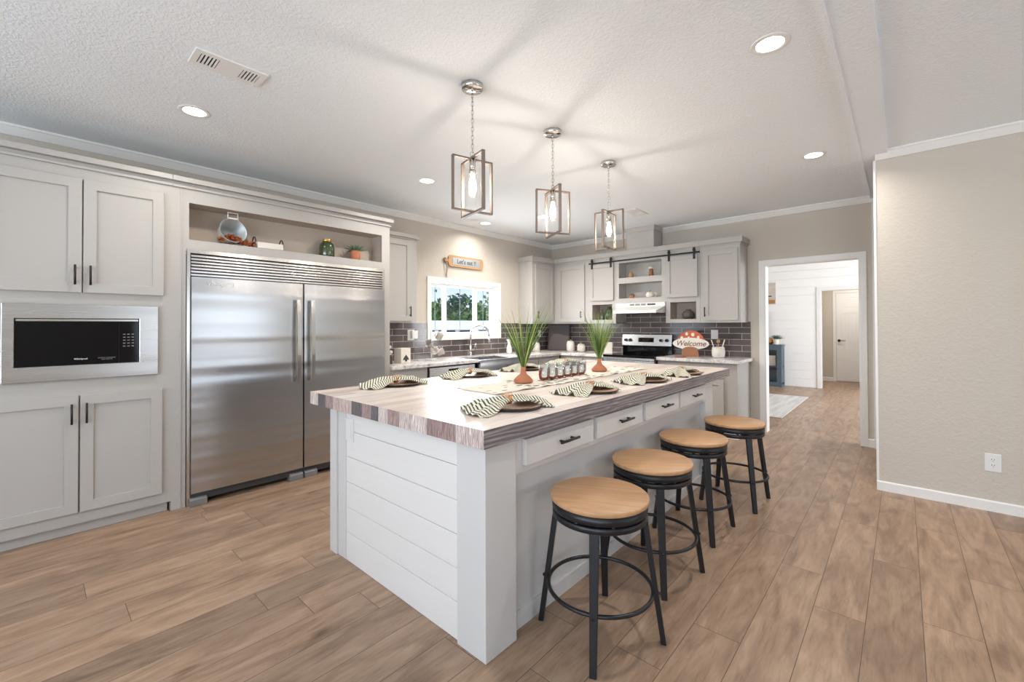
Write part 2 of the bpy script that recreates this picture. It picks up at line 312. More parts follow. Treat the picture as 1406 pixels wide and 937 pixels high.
M['white'] = mat('white_ceramic', S(222, 217, 208), .28, noise=.03, scale=14); M['whitep'] = mat('white_plastic', S(226, 225, 222), .35)
M['speck'] = mat('carved_white_stoneware', S(218, 212, 202), .55, noise=.08, bump=.6, scale=45)
M['cream'] = mat('cream_painted_wood', S(222, 214, 202), .6, noise=.03); M['charcoal'] = mat('dark_slate_board', S(84, 76, 74), .55, noise=.06, scale=20)
M['ink'] = mat('dark_ink', S(60, 58, 58), .7); M['greenglass'] = mat('green_glass', S(58, 72, 44), .1, noise=.35, scale=30, spec=.8); M['gold'] = mat('gold_lid', S(200, 162, 92), .3, .8)
M['agave'] = mat('agave_green', S(92, 112, 88), .6, noise=.2, scale=20); M['leaf'] = mat('autumn_leaf', S(150, 76, 38), .7, noise=.6, scale=60)
M['orange'] = mat('orange_paint', S(190, 96, 60), .5); M['galv'] = mat('galvanised_plate', S(170, 176, 178), .45, .4, noise=.1, scale=20)
M['rope'] = mat('jute_twine', S(120, 92, 66), .9); M['blue'] = mat('slate_blue_paint', S(80, 96, 108), .5, noise=.08); M['tv'] = mat('black_screen', S(56, 62, 68), .15)
M['rug'] = mat('pale_striped_rug', S(196, 192, 188), .95, noise=.5, scale=2.2, stretch=(6, .5, 1)); M['brown'] = mat('brown_wood', S(132, 92, 66), .6, noise=.1)
M['canvas'] = mat('abstract_canvas', S(200, 190, 180), .8, noise=.3, scale=3, stretch=(1, 1, 5)); M['mug'] = mat('glass_mug', S(196, 186, 176), .15, noise=.15, trans=.35, scale=15)
M['trunk'] = mat('tree_bark', S(96, 78, 62), .9, noise=.2); M['fol1'] = mat('tree_leaves_green', S(112, 138, 74), .8, noise=.3, scale=1.5); M['fol2'] = mat('pine_needles', S(78, 108, 82), .8, noise=.3, scale=1.5)
M['gravel'] = mat('pale_gravel', S(205, 200, 190), .95, noise=.1, scale=2); M['siding'] = mat('pale_siding', S(228, 226, 222), .7); M['roof'] = mat('white_metal_roof', S(240, 240, 238), .5); M['dark'] = mat('carport_shade', S(60, 66, 72), .3)

# ------------------------------------------------------------------ mesh building
class MB:
    def __init__(s): s.bm = bmesh.new(); s.mi = 0
    def face(s, pts, mi=None):
        vs = [s.bm.verts.new(p) for p in pts]; f = s.bm.faces.new(vs); f.material_index = s.mi if mi is None else mi; return f
    def box(s, a, b, mi=None):
        x0, x1 = sorted((a[0], b[0])); y0, y1 = sorted((a[1], b[1])); z0, z1 = sorted((a[2], b[2]))
        v = [s.bm.verts.new(p) for p in ((x0,y0,z0),(x1,y0,z0),(x1,y1,z0),(x0,y1,z0),(x0,y0,z1),(x1,y0,z1),(x1,y1,z1),(x0,y1,z1))]
        for q in ((3,2,1,0),(4,5,6,7),(0,1,5,4),(1,2,6,5),(2,3,7,6),(3,0,4,7)):
            f = s.bm.faces.new([v[i] for i in q]); f.material_index = s.mi if mi is None else mi
        return s
    def frame(s, d):
        d = Vector(d).normalized(); a = Vector((0,0,1)) if abs(d.z) < .9 else Vector((1,0,0))
        u = d.cross(a).normalized(); return u, u.cross(d).normalized()
    def cyl(s, p, q, r, r2=None, n=16, mi=None, cap=True):
        p, q = Vector(p), Vector(q); r2 = r if r2 is None else r2; u, w = s.frame(q-p)
        A = [s.bm.verts.new(p+(u*math.cos(2*PI*i/n)+w*math.sin(2*PI*i/n))*r) for i in range(n)]
        B = [s.bm.verts.new(q+(u*math.cos(2*PI*i/n)+w*math.sin(2*PI*i/n))*r2) for i in range(n)]
        k = s.mi if mi is None else mi
        for i in range(n):
            f = s.bm.faces.new((A[i], A[(i+1)%n], B[(i+1)%n], B[i])); f.material_index = k; f.smooth = True
        if cap:
            for L in (A[::-1], B): f = s.bm.faces.new(L); f.material_index = k
        return s
    def tube(s, pts, r, n=8, closed=False, mi=None):
        pts = [Vector(p) for p in pts]; N = len(pts); rings = []; k = s.mi if mi is None else mi; pu = None
        for i in range(N):
            d = (pts[(i+1)%N]-pts[i-1]) if closed else (pts[min(i+1, N-1)]-pts[max(i-1, 0)])
            d.normalize()
            if pu is None: u, w = s.frame(d)
            else: u = (pu-d*pu.dot(d)).normalized(); w = u.cross(d).normalized()
            pu = u; rr = r[i] if isinstance(r, (list, tuple)) else r
            rings.append([s.bm.verts.new(pts[i]+(u*math.cos(2*PI*j/n)+w*math.sin(2*PI*j/n))*rr) for j in range(n)])
        for i in range(N if closed else N-1):
            A, B = rings[i], rings[(i+1)%N]; sh = 0
            if closed and i == N-1:
                sh = min(range(n), key=lambda t: sum((A[j].co-B[(j+t)%n].co).length for j in range(n)))
            for j in range(n):
                f = s.bm.faces.new((A[j], A[(j+1)%n], B[(j+1+sh)%n], B[(j+sh)%n])); f.material_index = k; f.smooth = True
        if not closed:
            for L in (rings[0][::-1], rings[-1]): f = s.bm.faces.new(L); f.material_index = k
        return s
    def ring(s, c, R, r, n=32, m=8, ax='Z', mi=None, sy=1):
        P = []
        for i in range(n):
            a = 2*PI*i/n; x, y = R*math.cos(a), R*sy*math.sin(a)
            o = {'Z': (x, y, 0), 'X': (0, x, y), 'Y': (x, 0, y)}[ax]; P.append(Vector(c)+Vector(o))
        return s.tube(P, r, m, True, mi)
    def lathe(s, prof, c=(0,0,0), n=24, mi=None, M_=None, cap=True, loop=False):
        """prof: list of (r,z) from bottom to top"""
        k = s.mi if mi is None else mi; rings = []; c = Vector(c)
        for r, z in prof:
            if r < 1e-5:
                p = Vector((0, 0, z)); p = M_ @ p if M_ else p; rings.append([s.bm.verts.new(c+p)])
            else:
                L = []
                for i in range(n):
                    p = Vector((r*math.cos(2*PI*i/n), r*math.sin(2*PI*i/n), z)); p = M_ @ p if M_ else p; L.append(s.bm.verts.new(c+p))
                rings.append(L)
        for A, B in zip(rings, rings[1:]+([rings[0]] if loop else [])):
            for i in range(n):
                if len(A) == 1 and len(B) == 1: continue
                if len(A) == 1: v = (A[0], B[(i+1)%n], B[i])
                elif len(B) == 1: v = (A[i], A[(i+1)%n], B[0])
                else: v = (A[i], A[(i+1)%n], B[(i+1)%n], B[i])
                f = s.bm.faces.new(v); f.material_index = k; f.smooth = True
        for L in (rings[0][::-1], rings[-1]):
            if len(L) > 2 and cap and not loop: f = s.bm.faces.new(L); f.material_index = k
        return s
    def prism(s, pts, h, mi=None):
        """pts: polygon (3D), h: extrusion vector"""
        k = s.mi if mi is None else mi; h = Vector(h)
        A = [s.bm.verts.new(Vector(p)) for p in pts]; B = [s.bm.verts.new(Vector(p)+h) for p in pts]; n = len(A)
        for i in range(n): f = s.bm.faces.new((A[i], A[(i+1)%n], B[(i+1)%n], B[i])); f.material_index = k
        f = s.bm.faces.new(A[::-1]); f.material_index = k; f = s.bm.faces.new(B); f.material_index = k
        return s
    def bar(s, p, q, w, t, up_=(0,0,1), mi=None):
        """rectangular bar between p and q, w wide across, t thick"""
        p, q = Vector(p), Vector(q); d = (q-p).normalized(); u = d.cross(Vector(up_)).normalized(); v = u.cross(d).normalized()
        pts = [p+u*a*w/2+v*b_*t/2 for a, b_ in ((-1,-1),(1,-1),(1,1),(-1,1))]
        return s.prism(pts, q-p, mi)
    def slab(s, P, u0, u1, z0, z1, holes, w0, w1, mi=None):
        """plate with rectangular holes; P(u,w,z)->xyz"""
        k = s.mi if mi is None else mi
        us = sorted({u0, u1, *[h[0] for h in holes], *[h[1] for h in holes]}); zs = sorted({z0, z1, *[h[2] for h in holes], *[h[3] for h in holes]})
        us = [u for u in us if u0 <= u <= u1]; zs = [z for z in zs if z0 <= z <= z1]
        def fill(i, j):
            if not (0 <= i < len(us)-1 and 0 <= j < len(zs)-1): return False
            u, z = (us[i]+us[i+1])/2, (zs[j]+zs[j+1])/2
            return not any(h[0] < u < h[1] and h[2] < z < h[3] for h in holes)
        V = {}
        def v(u, w, z):
            q = (u, w, z)
            if q not in V: V[q] = s.bm.verts.new(P(u, w, z))
            return V[q]
        def F(*q):
            f = s.bm.faces.new([v(*a) for a in q]); f.material_index = k
        for i in range(len(us)-1):
            for j in range(len(zs)-1):
                if not fill(i, j): continue
                a, b_, c, d = us[i], us[i+1], zs[j], zs[j+1]
                F((a,w1,c),(b_,w1,c),(b_,w1,d),(a,w1,d)); F((a,w0,c),(a,w0,d),(b_,w0,d),(b_,w0,c))
                if not fill(i-1, j): F((a,w0,c),(a,w1,c),(a,w1,d),(a,w0,d))
                if not fill(i+1, j): F((b_,w0,c),(b_,w0,d),(b_,w1,d),(b_,w1,c))
                if not fill(i, j-1): F((a,w0,c),(b_,w0,c),(b_,w1,c),(a,w1,c))
                if not fill(i, j+1): F((a,w0,d),(a,w1,d),(b_,w1,d),(b_,w0,d))
        return s
    def niche(s, P, u0, u1, z0, z1, wf, wb, mi=None):
        k = s.mi if mi is None else mi
        for q in (((u0,wb,z0),(u1,wb,z0),(u1,wb,z1),(u0,wb,z1)), ((u0,wf,z0),(u0,wb,z0),(u0,wb,z1),(u0,wf,z1)), ((u1,wf,z0),(u1,wb,z0),(u1,wb,z1),(u1,wf,z1)),
                  ((u0,wf,z0),(u1,wf,z0),(u1,wb,z0),(u0,wb,z0)), ((u0,wf,z1),(u1,wf,z1),(u1,wb,z1),(u0,wb,z1))):
            s.face([P(*a) for a in q], k)
        return s
    def build(s, name, mats, parent=None, bevel=0, recalc=True, seg=2):
        if recalc: bmesh.ops.recalc_face_normals(s.bm, faces=s.bm.faces)
        o_ = ORG.get(parent.name, Vector((0,0,0))) if parent else Vector((0,0,0))
        if o_.length > 0: bmesh.ops.translate(s.bm, verts=s.bm.verts, vec=-o_)
        me = bpy.data.meshes.new(name); s.bm.to_mesh(me); s.bm.free()
        for m_ in (mats if isinstance(mats, (list, tuple)) else [mats]): me.materials.append(m_)
        o = bpy.data.objects.new(name, me); C.objects.link(o)
        if parent: o.parent = parent; ORG[o.name] = o_
        if bevel:
            b_ = o.modifiers.new('bevel', 'BEVEL'); b_.width = bevel; b_.segments = seg; b_.limit_method = 'ANGLE'; b_.angle_limit = .7
        return o
ORG = {}
def tag(o, label, cat=None, group=None, kind=None):
    if label: o['label'] = label
    if cat: o['category'] = cat
    if group: o['group'] = group
    if kind: o['kind'] = kind
    return o
def thing(name, loc, label, cat, group=None):
    o = bpy.data.objects.new(name, None); o.empty_display_size = .05; C.objects.link(o); o.location = loc; ORG[o.name] = Vector(loc)
    return tag(o, label, cat, group)
def single(name, mb, mats, loc, label, cat, group=None, bevel=0):
    """a thing that is one mesh, with its origin at its base"""
    bmesh.ops.translate(mb.bm, verts=mb.bm.verts, vec=-Vector(loc))
    o = mb.build(name, mats, None, bevel); o.location = loc
    return tag(o, label, cat, group)
def struct(name, mb, m_, bevel=0, parent=None):
    o = mb.build(name, m_, parent, bevel)
    if not parent: o['kind'] = 'structure'
    return o
def dup(root, loc, rotz=None, label=None, scale=None):
    r = root.copy(); C.objects.link(r); r.location = loc
    if rotz is not None: r.rotation_euler = (0, 0, rotz)
    if label: r['label'] = label
    for ch in list(root.children):
        c = ch.copy(); C.objects.link(c); c.parent = r
        for g in list(ch.children):
            d = g.copy(); C.objects.link(d); d.parent = c
    return r
def text_mesh(name, txt, size, M4, m_, parent, ext=.0008, shear=0, font_spacing=1, label=None):
    cu = bpy.data.curves.new(name, 'FONT'); cu.body = txt; cu.size = size; cu.extrude = ext; cu.align_x = 'CENTER'; cu.align_y = 'CENTER'; cu.shear = shear; cu.space_character = font_spacing
    cu.resolution_u = 4; cu.offset = size*.012
    t = bpy.data.objects.new('tmp', cu); C.objects.link(t); bpy.context.view_layer.update()
    me = bpy.data.meshes.new_from_object(t.evaluated_get(bpy.context.evaluated_depsgraph_get()))
    bpy.data.objects.remove(t); bpy.data.curves.remove(cu)
    off = ORG.get(parent.name, Vector((0,0,0))) if parent else Vector((0,0,0))
    me.transform(Matrix.Translation(-off) @ M4); me.materials.clear(); me.materials.append(m_); me.name = name
    o = bpy.data.objects.new(name, me); C.objects.link(o)
    if parent: o.parent = parent
    if label: o['label'] = label
    return o
def basis(origin, xdir, ydir):
    x = Vector(xdir).normalized(); y = Vector(ydir).normalized(); z = x.cross(y)
    return Matrix(((x.x,y.x,z.x,origin[0]),(x.y,y.y,z.y,origin[1]),(x.z,y.z,z.z,origin[2]),(0,0,0,1)))

XL, YB, ZC = -4.54, 6.09, 2.72
PL = lambda u, w, z: (XL+w, u, z)      # left wall: u along Y, w out of the wall
PB = lambda u, w, z: (u, YB-w, z)      # back wall: u along X
def bx(mb, P, u0, u1, w0, w1, z0, z1, mi=None): return mb.box(P(u0, w0, z0), P(u1, w1, z1), mi)

# ------------------------------------------------------------------ the room
mb = MB(); mb.box((-4.7, -3.6, -.06), (4.6, 13.2, 0)); struct('floor', mb, M['floor'])
mb = MB(); mb.box((-4.7, -3.6, ZC), (4.6, YB+.1, ZC+.08)); struct('ceiling', mb, M['ceiling'])
mb = MB(); mb.box((-4.7, YB+.1, 2.9), (4.6, 13.2, 2.98)); struct('ceiling_living', mb, M['ceiling'])
WIN = (3.474, 4.73, 1.203, 1.912)
mb = MB(); mb.slab(PL, -3.6, YB+.12, 0, 2.95, [WIN], -.16, 0); struct('wall_left', mb, M['wall'])
DR = (-1.265, -.343, -1, 2.069)
mb = MB(); mb.slab(PB, XL, 4.6, 0, 2.95, [DR], -.12, 0); struct('wall_back', mb, M['wall'])
mb = MB(); mb.box((-.153, 4.576, 0), (4.6, 4.70, ZC)); struct('wall_divider', mb, M['wall'])
PR = lambda u, w, z: (4.5+w, u, z); PF = lambda u, w, z: (u, -3.5-w, z)
PATIO = (1.5, 4.4, .12, 2.35); RW = (-3.0, 0, .6, 2.3); RW2 = (.6, 3.2, .6, 2.3)
mb = MB(); mb.slab(PR, -3.6, 4.6, 0, ZC, [PATIO], 0, .12); struct('wall_right', mb, M['wall'])
mb = MB(); mb.slab(PF, -4.7, 4.6, 0, ZC, [RW, RW2], 0, .12); struct('wall_front', mb, M['wall'])
# frames of the windows behind the camera
for k, (P_, h) in enumerate(((PR, PATIO), (PF, RW), (PF, RW2))):
    mb = MB(); mid = [h[0]+(h[1]-h[0])*i/3 for i in (1, 2)]
    xs = [h[0], *[m_-.03 for m_ in mid], h[1]]
    cells = []; e = [h[0], mid[0], mid[1], h[1]]
    for a, b_ in zip(e, e[1:]): cells.append((a+.05, b_-.05, h[2]+.05, h[3]-.05))
    mb.slab(P_, h[0], h[1], h[2], h[3], cells, .03, .09); struct('window_%d' % (k+2), mb, M['trim'])
# crown moulding
def crown(name, P, u0, u1, e0=0, e1=0):
    mb = MB(); prof = [(0, 2.653), (.012, 2.653), (.022, 2.668), (.045, 2.70), (.055, 2.706), (.055, ZC-.0005), (0, ZC-.0005)]
    A = [P(u0+e0*w, w, z) for w, z in prof]; B = [P(u1-e1*w, w, z) for w, z in prof]
    va = [mb.bm.verts.new(p) for p in A]; vb = [mb.bm.verts.new(p) for p in B]; n = len(prof)
    for i in range(n): mb.bm.faces.new((va[i], va[(i+1)%n], vb[(i+1)%n], vb[i]))
    mb.bm.faces.new(va[::-1]); mb.bm.faces.new(vb); return struct(name, mb, M['trim'])
crown('trim_1', PL, -3.5, YB, 0, 1); crown('trim_2', PB, XL, -.2, 1, 0)
PD = lambda u, w, z: (u, 4.576-w, z)
crown('trim_3', PD, -.153, 4.5)
# flat ceiling beam with a thin bead along its left edge
mb = MB(); mb.box((-.235, -3.5, ZC-.028), (-.075, YB, ZC)); mb.box((-.247, -3.5, ZC-.034), (-.232, YB, ZC)); struct('trim_4', mb, M['ceiling'])
# baseboards
def base(name, P, u0, u1, h=.075):
    mb = MB(); mb.prism([P(u0, w, z) for w, z in ((0, 0), (.014, 0), (.014, h-.008), (.009, h), (0, h))], Vector(P(u1, 0, 0))-Vector(P(u0, 0, 0))); return struct(name, mb, M['trim'])
base('baseboard_divider', PD, -.165, 4.5); base('baseboard_back', PB, -.29, -.2, .09); base('baseboard_backleft', PB, -1.43, -1.34, .09)
# white corner boards on the passage side
mb = MB(); mb.box((-.235, 6.045, 0), (-.178, YB, ZC)); struct('trim_5', mb, M['trim'])
mb = MB(); mb.box((-.166, 4.572, 0), (-.150, 4.704, 2.655)); struct('trim_6', mb, M['trim'])
# doorway lining and casing
mb = MB(); x0, x1, zt = DR[0], DR[1], DR[3]
mb.slab(PB, x0-.063, x1+.058, 0, zt+.058, [(x0, x1, -1, zt)], 0, .016)
mb.slab(PB, x0-.001, x1+.001, 0, zt+.001, [(x0+.012, x1-.012, -1, zt-.012)], -.13, .012); struct('trim_7', mb, M['trim'], .003)
mb = MB(); mb.slab(PB, x0-.06, x1+.06, 0, zt+.06, [(x0, x1, -1, zt)], -.136, -.121); struct('trim_8', mb, M['trim'])

# sink window: casing, liner, sashes, panes
mb = MB(); u0, u1, z0, z1 = WIN
mb.slab(PL, u0-.062, u1+.05, z0-.06, z1+.06, [(u0, u1, z0, z1)], 0, .018)
win = struct('window_1', mb, M['trim'], .002)
ORG[win.name] = Vector((0,0,0))
mb = MB(); mb.slab(PL, u0, u1, z0, z1, [(u0+.008, u1-.008, z0+.008, z1-.008)], -.15, .005); mb.build('window_liner', M['trim'], win)
mb = MB(); m1, m2 = 3.80, 4.36
mb.slab(PL, u0+.008, u1-.008, z0+.008, z1-.008, [(u0+.04, m1-.035, z0+.05, z1-.05), (m1+.02, m2-.02, z0+.04, z1-.045), (m2+.035, u1-.05, z0+.05, z1-.05)], -.14, -.10)
mb.build('window_sash', M['whitep'], win, .002)
for a, b_ in ((u0+.04, m1-.035), (m1+.02, m2-.02), (m2+.035, u1-.05)):
    mb = MB(); c = (a+b_)/2; bx(mb, PL, c-.0055, c+.0055, -.1245, -.1235, z0+.05, z1-.05); mb.build('muntin', M['muntin'], win)
mb = MB(); bx(mb, PL, u0+.03, u1-.03, -.123, -.119, z0+.03, z1-.03); mb.build('window_pane', M['glass'], win)

# tiled backsplash
mb = MB(); mb.slab(PL, 2.50, YB, .90, 1.372, [(u0-.062, u1+.05, z0-.06, 3)], 0, .009); struct('wall_backsplash_side', mb, M['tileL'])
mb = MB(); mb.slab(PB, XL+.009, -1.425, .90, 1.66, [(XL-1, -3.13, 1.372, 3), (-2.378, 0, 1.372, 3)], 0, .009); struct('wall_backsplash_back', mb, M['tileB'])

# ------------------------------------------------------------------ cabinet pieces
def shaker(name, P, parent, u0, u1, z0, z1, w, fr=.062, t=.02, m_='cab', rec=.011):
    mb = MB(); mb.slab(P, u0, u1, z0, z1, [(u0+fr, u1-fr, z0+fr, z1-fr)], w, w+t)
    bx(mb, P, u0+fr-.003, u1-fr+.003, w, w+t-rec, z0+fr-.003, z1-fr+.003)
    return mb.build(name, M[m_], parent, .0015)
def handle(P, parent, u, z0, z1, w, horiz=False, r=.006, so=.028, name='handle'):
    mb = MB()
    if horiz:
        a, b_ = z0, z1; z = u; L = (b_-a)
        mb.cyl(P(a, w+so, z), P(b_, w+so, z), r, n=10)
        for q in (a+L*.2, b_-L*.2): mb.cyl(P(q, w, z), P(q, w+so, z), r*.85, n=8)
    else:
        mb.cyl(P(u, w+so, z0), P(u, w+so, z1), r, n=10); L = z1-z0
        for q in (z0+L*.15, z1-L*.15): mb.cyl(P(u, w, q), P(u, w+so, q), r*.85, n=8)
    return mb.build(name, M['black'], parent)
def cab_crown(P, parent, u0, u1, w, z0=2.345, z1=2.41, out=.03, ends=(1, 1), wall=0.0):
    mb = MB(); bx(mb, P, u0-out*ends[0], u1+out*ends[1], wall, w+out, z0+.012, z1); bx(mb, P, u0-out*.4*ends[0], u1+out*.4*ends[1], wall, w+out*.4, z0-.004, z0+.012)
    return mb.build('crown', M['cab'], parent, .002)

# tall pantry cabinet with the built-in microwave opening
t = thing('pantry_cabinet', (XL+.3, .12, 0), 'tall greige cabinet at left edge holding built-in oven between two pairs of doors', 'cabinet')
mb = MB(); MWH = (-.06, .54, 1.05, 1.43)
mb.slab(PL, -.55, .69, .07, 2.40, [MWH], .52, .59); bx(mb, PL, -.55, .69, .002, .50, .07, 1.04); bx(mb, PL, -.55, .69, .002, .50, 1.44, 2.40); bx(mb, PL, -.55, -.08, .002, .53, 1.0, 1.5); bx(mb, PL, .56, .69, .002, .53, 1.0, 1.5)
mb.build('body', M['cab'], t)
mb = MB(); bx(mb, PL, -.55, .675, .05, .55, 0, .07); mb.build('toe_kick', M['cab'], t)
for a, b_ in ((-.205, .212), (.221, .636)):
    d = shaker('door', PL, t, a, b_, .146, .893, .591)
    handle(PL, d, .181 if a < 0 else .249, .716, .845, .611)
for a, b_ in ((-.20, .224), (.231, .642)):
    d = shaker('door', PL, t, a, b_, 1.556, 2.292, .591)
    handle(PL, d, .192 if a < 0 else .263, 1.604, 1.731, .611)
mb = MB(); bx(mb, PL, -.55, .690, .002, .625, 2.401, 2.437); bx(mb, PL, -.55, .690, .5, .605, 2.36, 2.375); mb.build('crown', M['cab'], t, .002)

# built-in microwave
t = thing('microwave', (XL+.4, .25, 1.06), 'built-in microwave oven with wide steel trim frame in the left cabinet', 'microwave')
mb = MB(); mb.slab(PL, -.113, .612, .997, 1.478, [(-.062, .509, 1.09, 1.387)], .5905, .612); mb.build('trim_frame', M['steelf'], t, .003)
mb = MB(); bx(mb, PL, -.055, .535, .15, .60, 1.06, 1.42, 1); bx(mb, PL, -.058, .405, .596, .604, 1.093, 1.368); mb.build('door', [M['blackglass'], M['darkgrey']], t)
mb = MB(); bx(mb, PL, .4075, .505, .596, .604, 1.093, 1.368)
mb.build('control_panel', M['blackglass'], t)
mb = MB()
for r_ in range(5):
    for c_ in range(3): bx(mb, PL, .425+c_*.022, .438+c_*.022, .604, .6045, 1.20+r_*.02, 1.206+r_*.02)
mb.build('keypad', M['midgrey'], t)
mb = MB(); bx(mb, PL, -.056, .503, .598, .607, 1.371, 1.383); mb.build('top_strip', M['nickel'], t)
text_mesh('logo', 'Whirlpool', .015, basis(PL(.222, .6045, 1.128), (0,1,0), (0,0,1)), M['whitep'], t, .0003)
text_mesh('print', 'SENSOR COOKING\n1000 WATTS', .010, basis(PL(.345, .6045, 1.125), (0,1,0), (0,0,1)), M['midgrey'], t, .0002)

# fridge surround with display niche
t = thing('fridge_surround', (XL+.3, 1.6, 0), 'greige cabinet housing around the steel refrigerator with open display niche on top', 'cabinet')
NI = (.793, 2.405, 1.984, 2.259)
mb = MB(); mb.slab(PL, .69, 2.497, 1.90, 2.40, [NI], .575, .59); mb.niche(PL, *NI, .58, .40, 1)
bx(mb, PL, .69, .775, .002, .59, 0, 1.90); bx(mb, PL, 2.43, 2.497, .002, .59, 0, 1.90); bx(mb, PL, .69, 2.497, .002, .05, 1.9, 2.4)
bx(mb, PL, .69, 2.497, .05, .58, 2.38, 2.40); bx(mb, PL, 2.485, 2.497, .05, .58, 1.9, 2.4); bx(mb, PL, .69, 2.497, .05, .39, 1.905, 1.915); bx(mb, PL, .739, .747, .59, .596, 0, 2.36)
mb.build('body', [M['cab'], M['cabin']], t)
mb = MB(); bx(mb, PL, .691, 2.497+.03, .002, .625, 2.401, 2.437); bx(mb, PL, .691, 2.51, .59, .605, 2.36, 2.375); mb.build('crown', M['cab'], t, .002)

# refrigerator
t = thing('refrigerator', (XL+.35, 1.61, 0), 'wide stainless steel refrigerator with two tall doors below slatted grille', 'refrigerator')
mb = MB(); bx(mb, PL, .80, 2.415, .06, .575, .05, 1.89); mb.build('body', M['darkgrey'], t)
mb = MB(); mb.slab(PL, .779, 2.428, .0, 1.913, [(.800, 2.405, -1, 1.885)], .592, .598); mb.build('trim_frame', M['nickel'], t)
mb = MB(); bx(mb, PL, .803, 2.402, .58, .592, 1.712, 1.884, 1)
for i in range(7):
    z = 1.716+i*.0235; mb.prism([PL(.803, w, zz) for w, zz in ((.592, z), (.612, z-.002), (.612, z+.012), (.592, z+.018))], (0, 1.599, 0))
mb.build('grille', [M['steelf'], M['slot']], t)
def fridge_door(y0, y1, hy):
    mb = MB(); n = 16
    c = lambda y: .626+.008*(1-((2*(y-y0)/(y1-y0))-1)**2)   # very slightly bowed front
    fr = [PL(y0+(y1-y0)*i/n, c(y0+(y1-y0)*i/n), .095) for i in range(n+1)]
    mb.prism([PL(y1, .585, .095), PL(y0, .585, .095)]+fr[:0]+[fr[0]]+fr[1:], (0, 0, 1.705-.095))
    d = mb.build('door', M['steel'], t)
    d.data.shade_smooth(); e_ = d.modifiers.new('edges', 'EDGE_SPLIT'); e_.split_angle = .5
    mb = MB(); P_ = []
    for i in range(13):
        s_ = i/12; P_.append(PL(hy, .668+.018*math.sin(PI*s_), .847+s_*(1.56-.847)))
    for p, q in zip(P_, P_[1:]): mb.bar(p, q, .030, .016, (1, 0, 0))
    for z in (.90, 1.51): mb.cyl(PL(hy, .63, z), PL(hy, .672, z), .010, n=10)
    mb.build('handle', M['nickel'], d)
    return d
fridge_door(.803, 1.606, 1.552); fridge_door(1.618, 2.414, 1.672)
mb = MB(); bx(mb, PL, .80, 2.41, .54, .60, .035, .088); mb.build('kick_grille', M['darkgrey'], t)
for y in (.795, 1.50, 1.625, 2.30):
    mb = MB(); mb.prism([PL(y, w, z) for w, z in ((.56, 0), (.628, 0), (.628, .045), (.61, .06), (.56, .06))], (0, .11, 0)); mb.build('foot', M['midgrey'], t, .004)
text_mesh('logo', 'Whirlpool', .042, basis(PL(.985, .637, 1.655), (0,1,0), (0,0,1)), M['whitep'], t, .0005)

# niche contents
Rt = Matrix.Rotation(math.radians(68), 3, Vector((.25, 1, 0)).normalized())
t = thing('hanging_pot', (-4.05, 1.10, 1.986), 'white enamel pot tipped on its side in the niche spilling autumn leaves', 'pot')
Rm = Vector((0, 0, 1)).rotation_difference(Vector((1, .12, .22)).normalized()).to_matrix()
mb = MB(); cc = Vector((-4.045, 1.085, 2.092))
mb.lathe([(.0, -.085), (.062, -.085), (.075, -.07), (.096, .055), (.101, .06)], cc, 28, M_=Rm, cap=False); mb.lathe([(.101, .06), (.092, .056), (.070, -.065), (0, -.075)], cc, 28, 1, Rm, cap=False)
mb.build('bowl', [M['white'], M['galv']], t)
mb = MB(); tp = cc+Rm@Vector((0, 0, .05))+Vector((0, 0, .098)); tv = Vector((0, 0, 1))
rr_ = Vector((0, 1, 0))
mb.tube([tp+rr_*.035-tv*.01, tp+rr_*.035+tv*.045, tp-rr_*.035+tv*.045, tp-rr_*.035-tv*.01], .0045); mb.bar(tp+rr_*.03, tp-rr_*.03, .02, .01); mb.build('handle', M['white'], t)
mb = MB(); random.seed(3)
for i in range(240):
    a = random.random()*2*PI; r_ = random.random()**.5*.075; yy_ = .085*math.sin(a)*random.random()**.4; p = cc+Vector((random.uniform(-.03, .055), yy_, -.075+(.06*random.random())*(1-abs(yy_)/.1)+.12*abs(yy_)))
    if i > 195: p = Vector((-3.975+random.uniform(-.02, .012), 1.13+random.random()*.11, 1.995+random.random()*.035))
    d1 = Vector((random.uniform(-1,1), random.uniform(-1,1), random.uniform(-1,1))).normalized(); d2 = d1.orthogonal().normalized()*.010; d1 *= .017
    mb.face([p-d1, p-d2, p+d1, p+d2])
tag(single('dried_leaves', mb, M['leaf'], (-4.05, 1.1, 1.99), 'burnt orange dried leaves spilling from the tipped white pot', 'dried leaves'), None, kind='stuff')
t = thing('serving_tray', (-4.03, 1.36, 1.985), 'small white tray with two dark loop handles standing in the niche beside the leaves', 'tray')
mb = MB(); mb.prism([(-4.09, 1.27, 1.986), (-3.97, 1.27, 1.986), (-3.96, 1.25, 2.035), (-4.10, 1.25, 2.035)], (0, .001, 0))
mb.box((-4.09, 1.28, 1.986), (-3.97, 1.44, 1.996)); mb.bar((-4.095, 1.36, 2.01), (-3.965, 1.36, 2.01), .20, .002)
for x in (-4.095, -3.965): mb.box((x-.004, 1.26, 1.988), (x+.004, 1.46, 2.036))
for y in (1.26, 1.455): mb.box((-4.095, y, 1.988), (-3.965, y+.006, 2.036))
mb.build('tray_body', M['white'], t)
for y in (1.255, 1.468):
    mb = MB(); mb.tube([(-4.03+.045*math.cos(a), y, 2.02+.062*math.sin(a)) for a in [i*PI/10 for i in range(11)]], .0055, 6); mb.build('handle', M['platerim'], t)
t = thing('glass_jar', (-4.05, 1.882, 1.985), 'olive green glass jar with gold lid in the display niche', 'jar')
mb = MB(); mb.lathe([(.0, 0), (.064, 0), (.069, .015), (.068, .09), (.060, .125), (.042, .142), (.038, .148)], (-4.05, 1.882, 1.986)); mb.build('body', M['greenglass'], t)
mb = MB(); mb.cyl((-4.05, 1.882, 2.134), (-4.05, 1.882, 2.156), .040, n=24); mb.build('lid', M['gold'], t, .002)
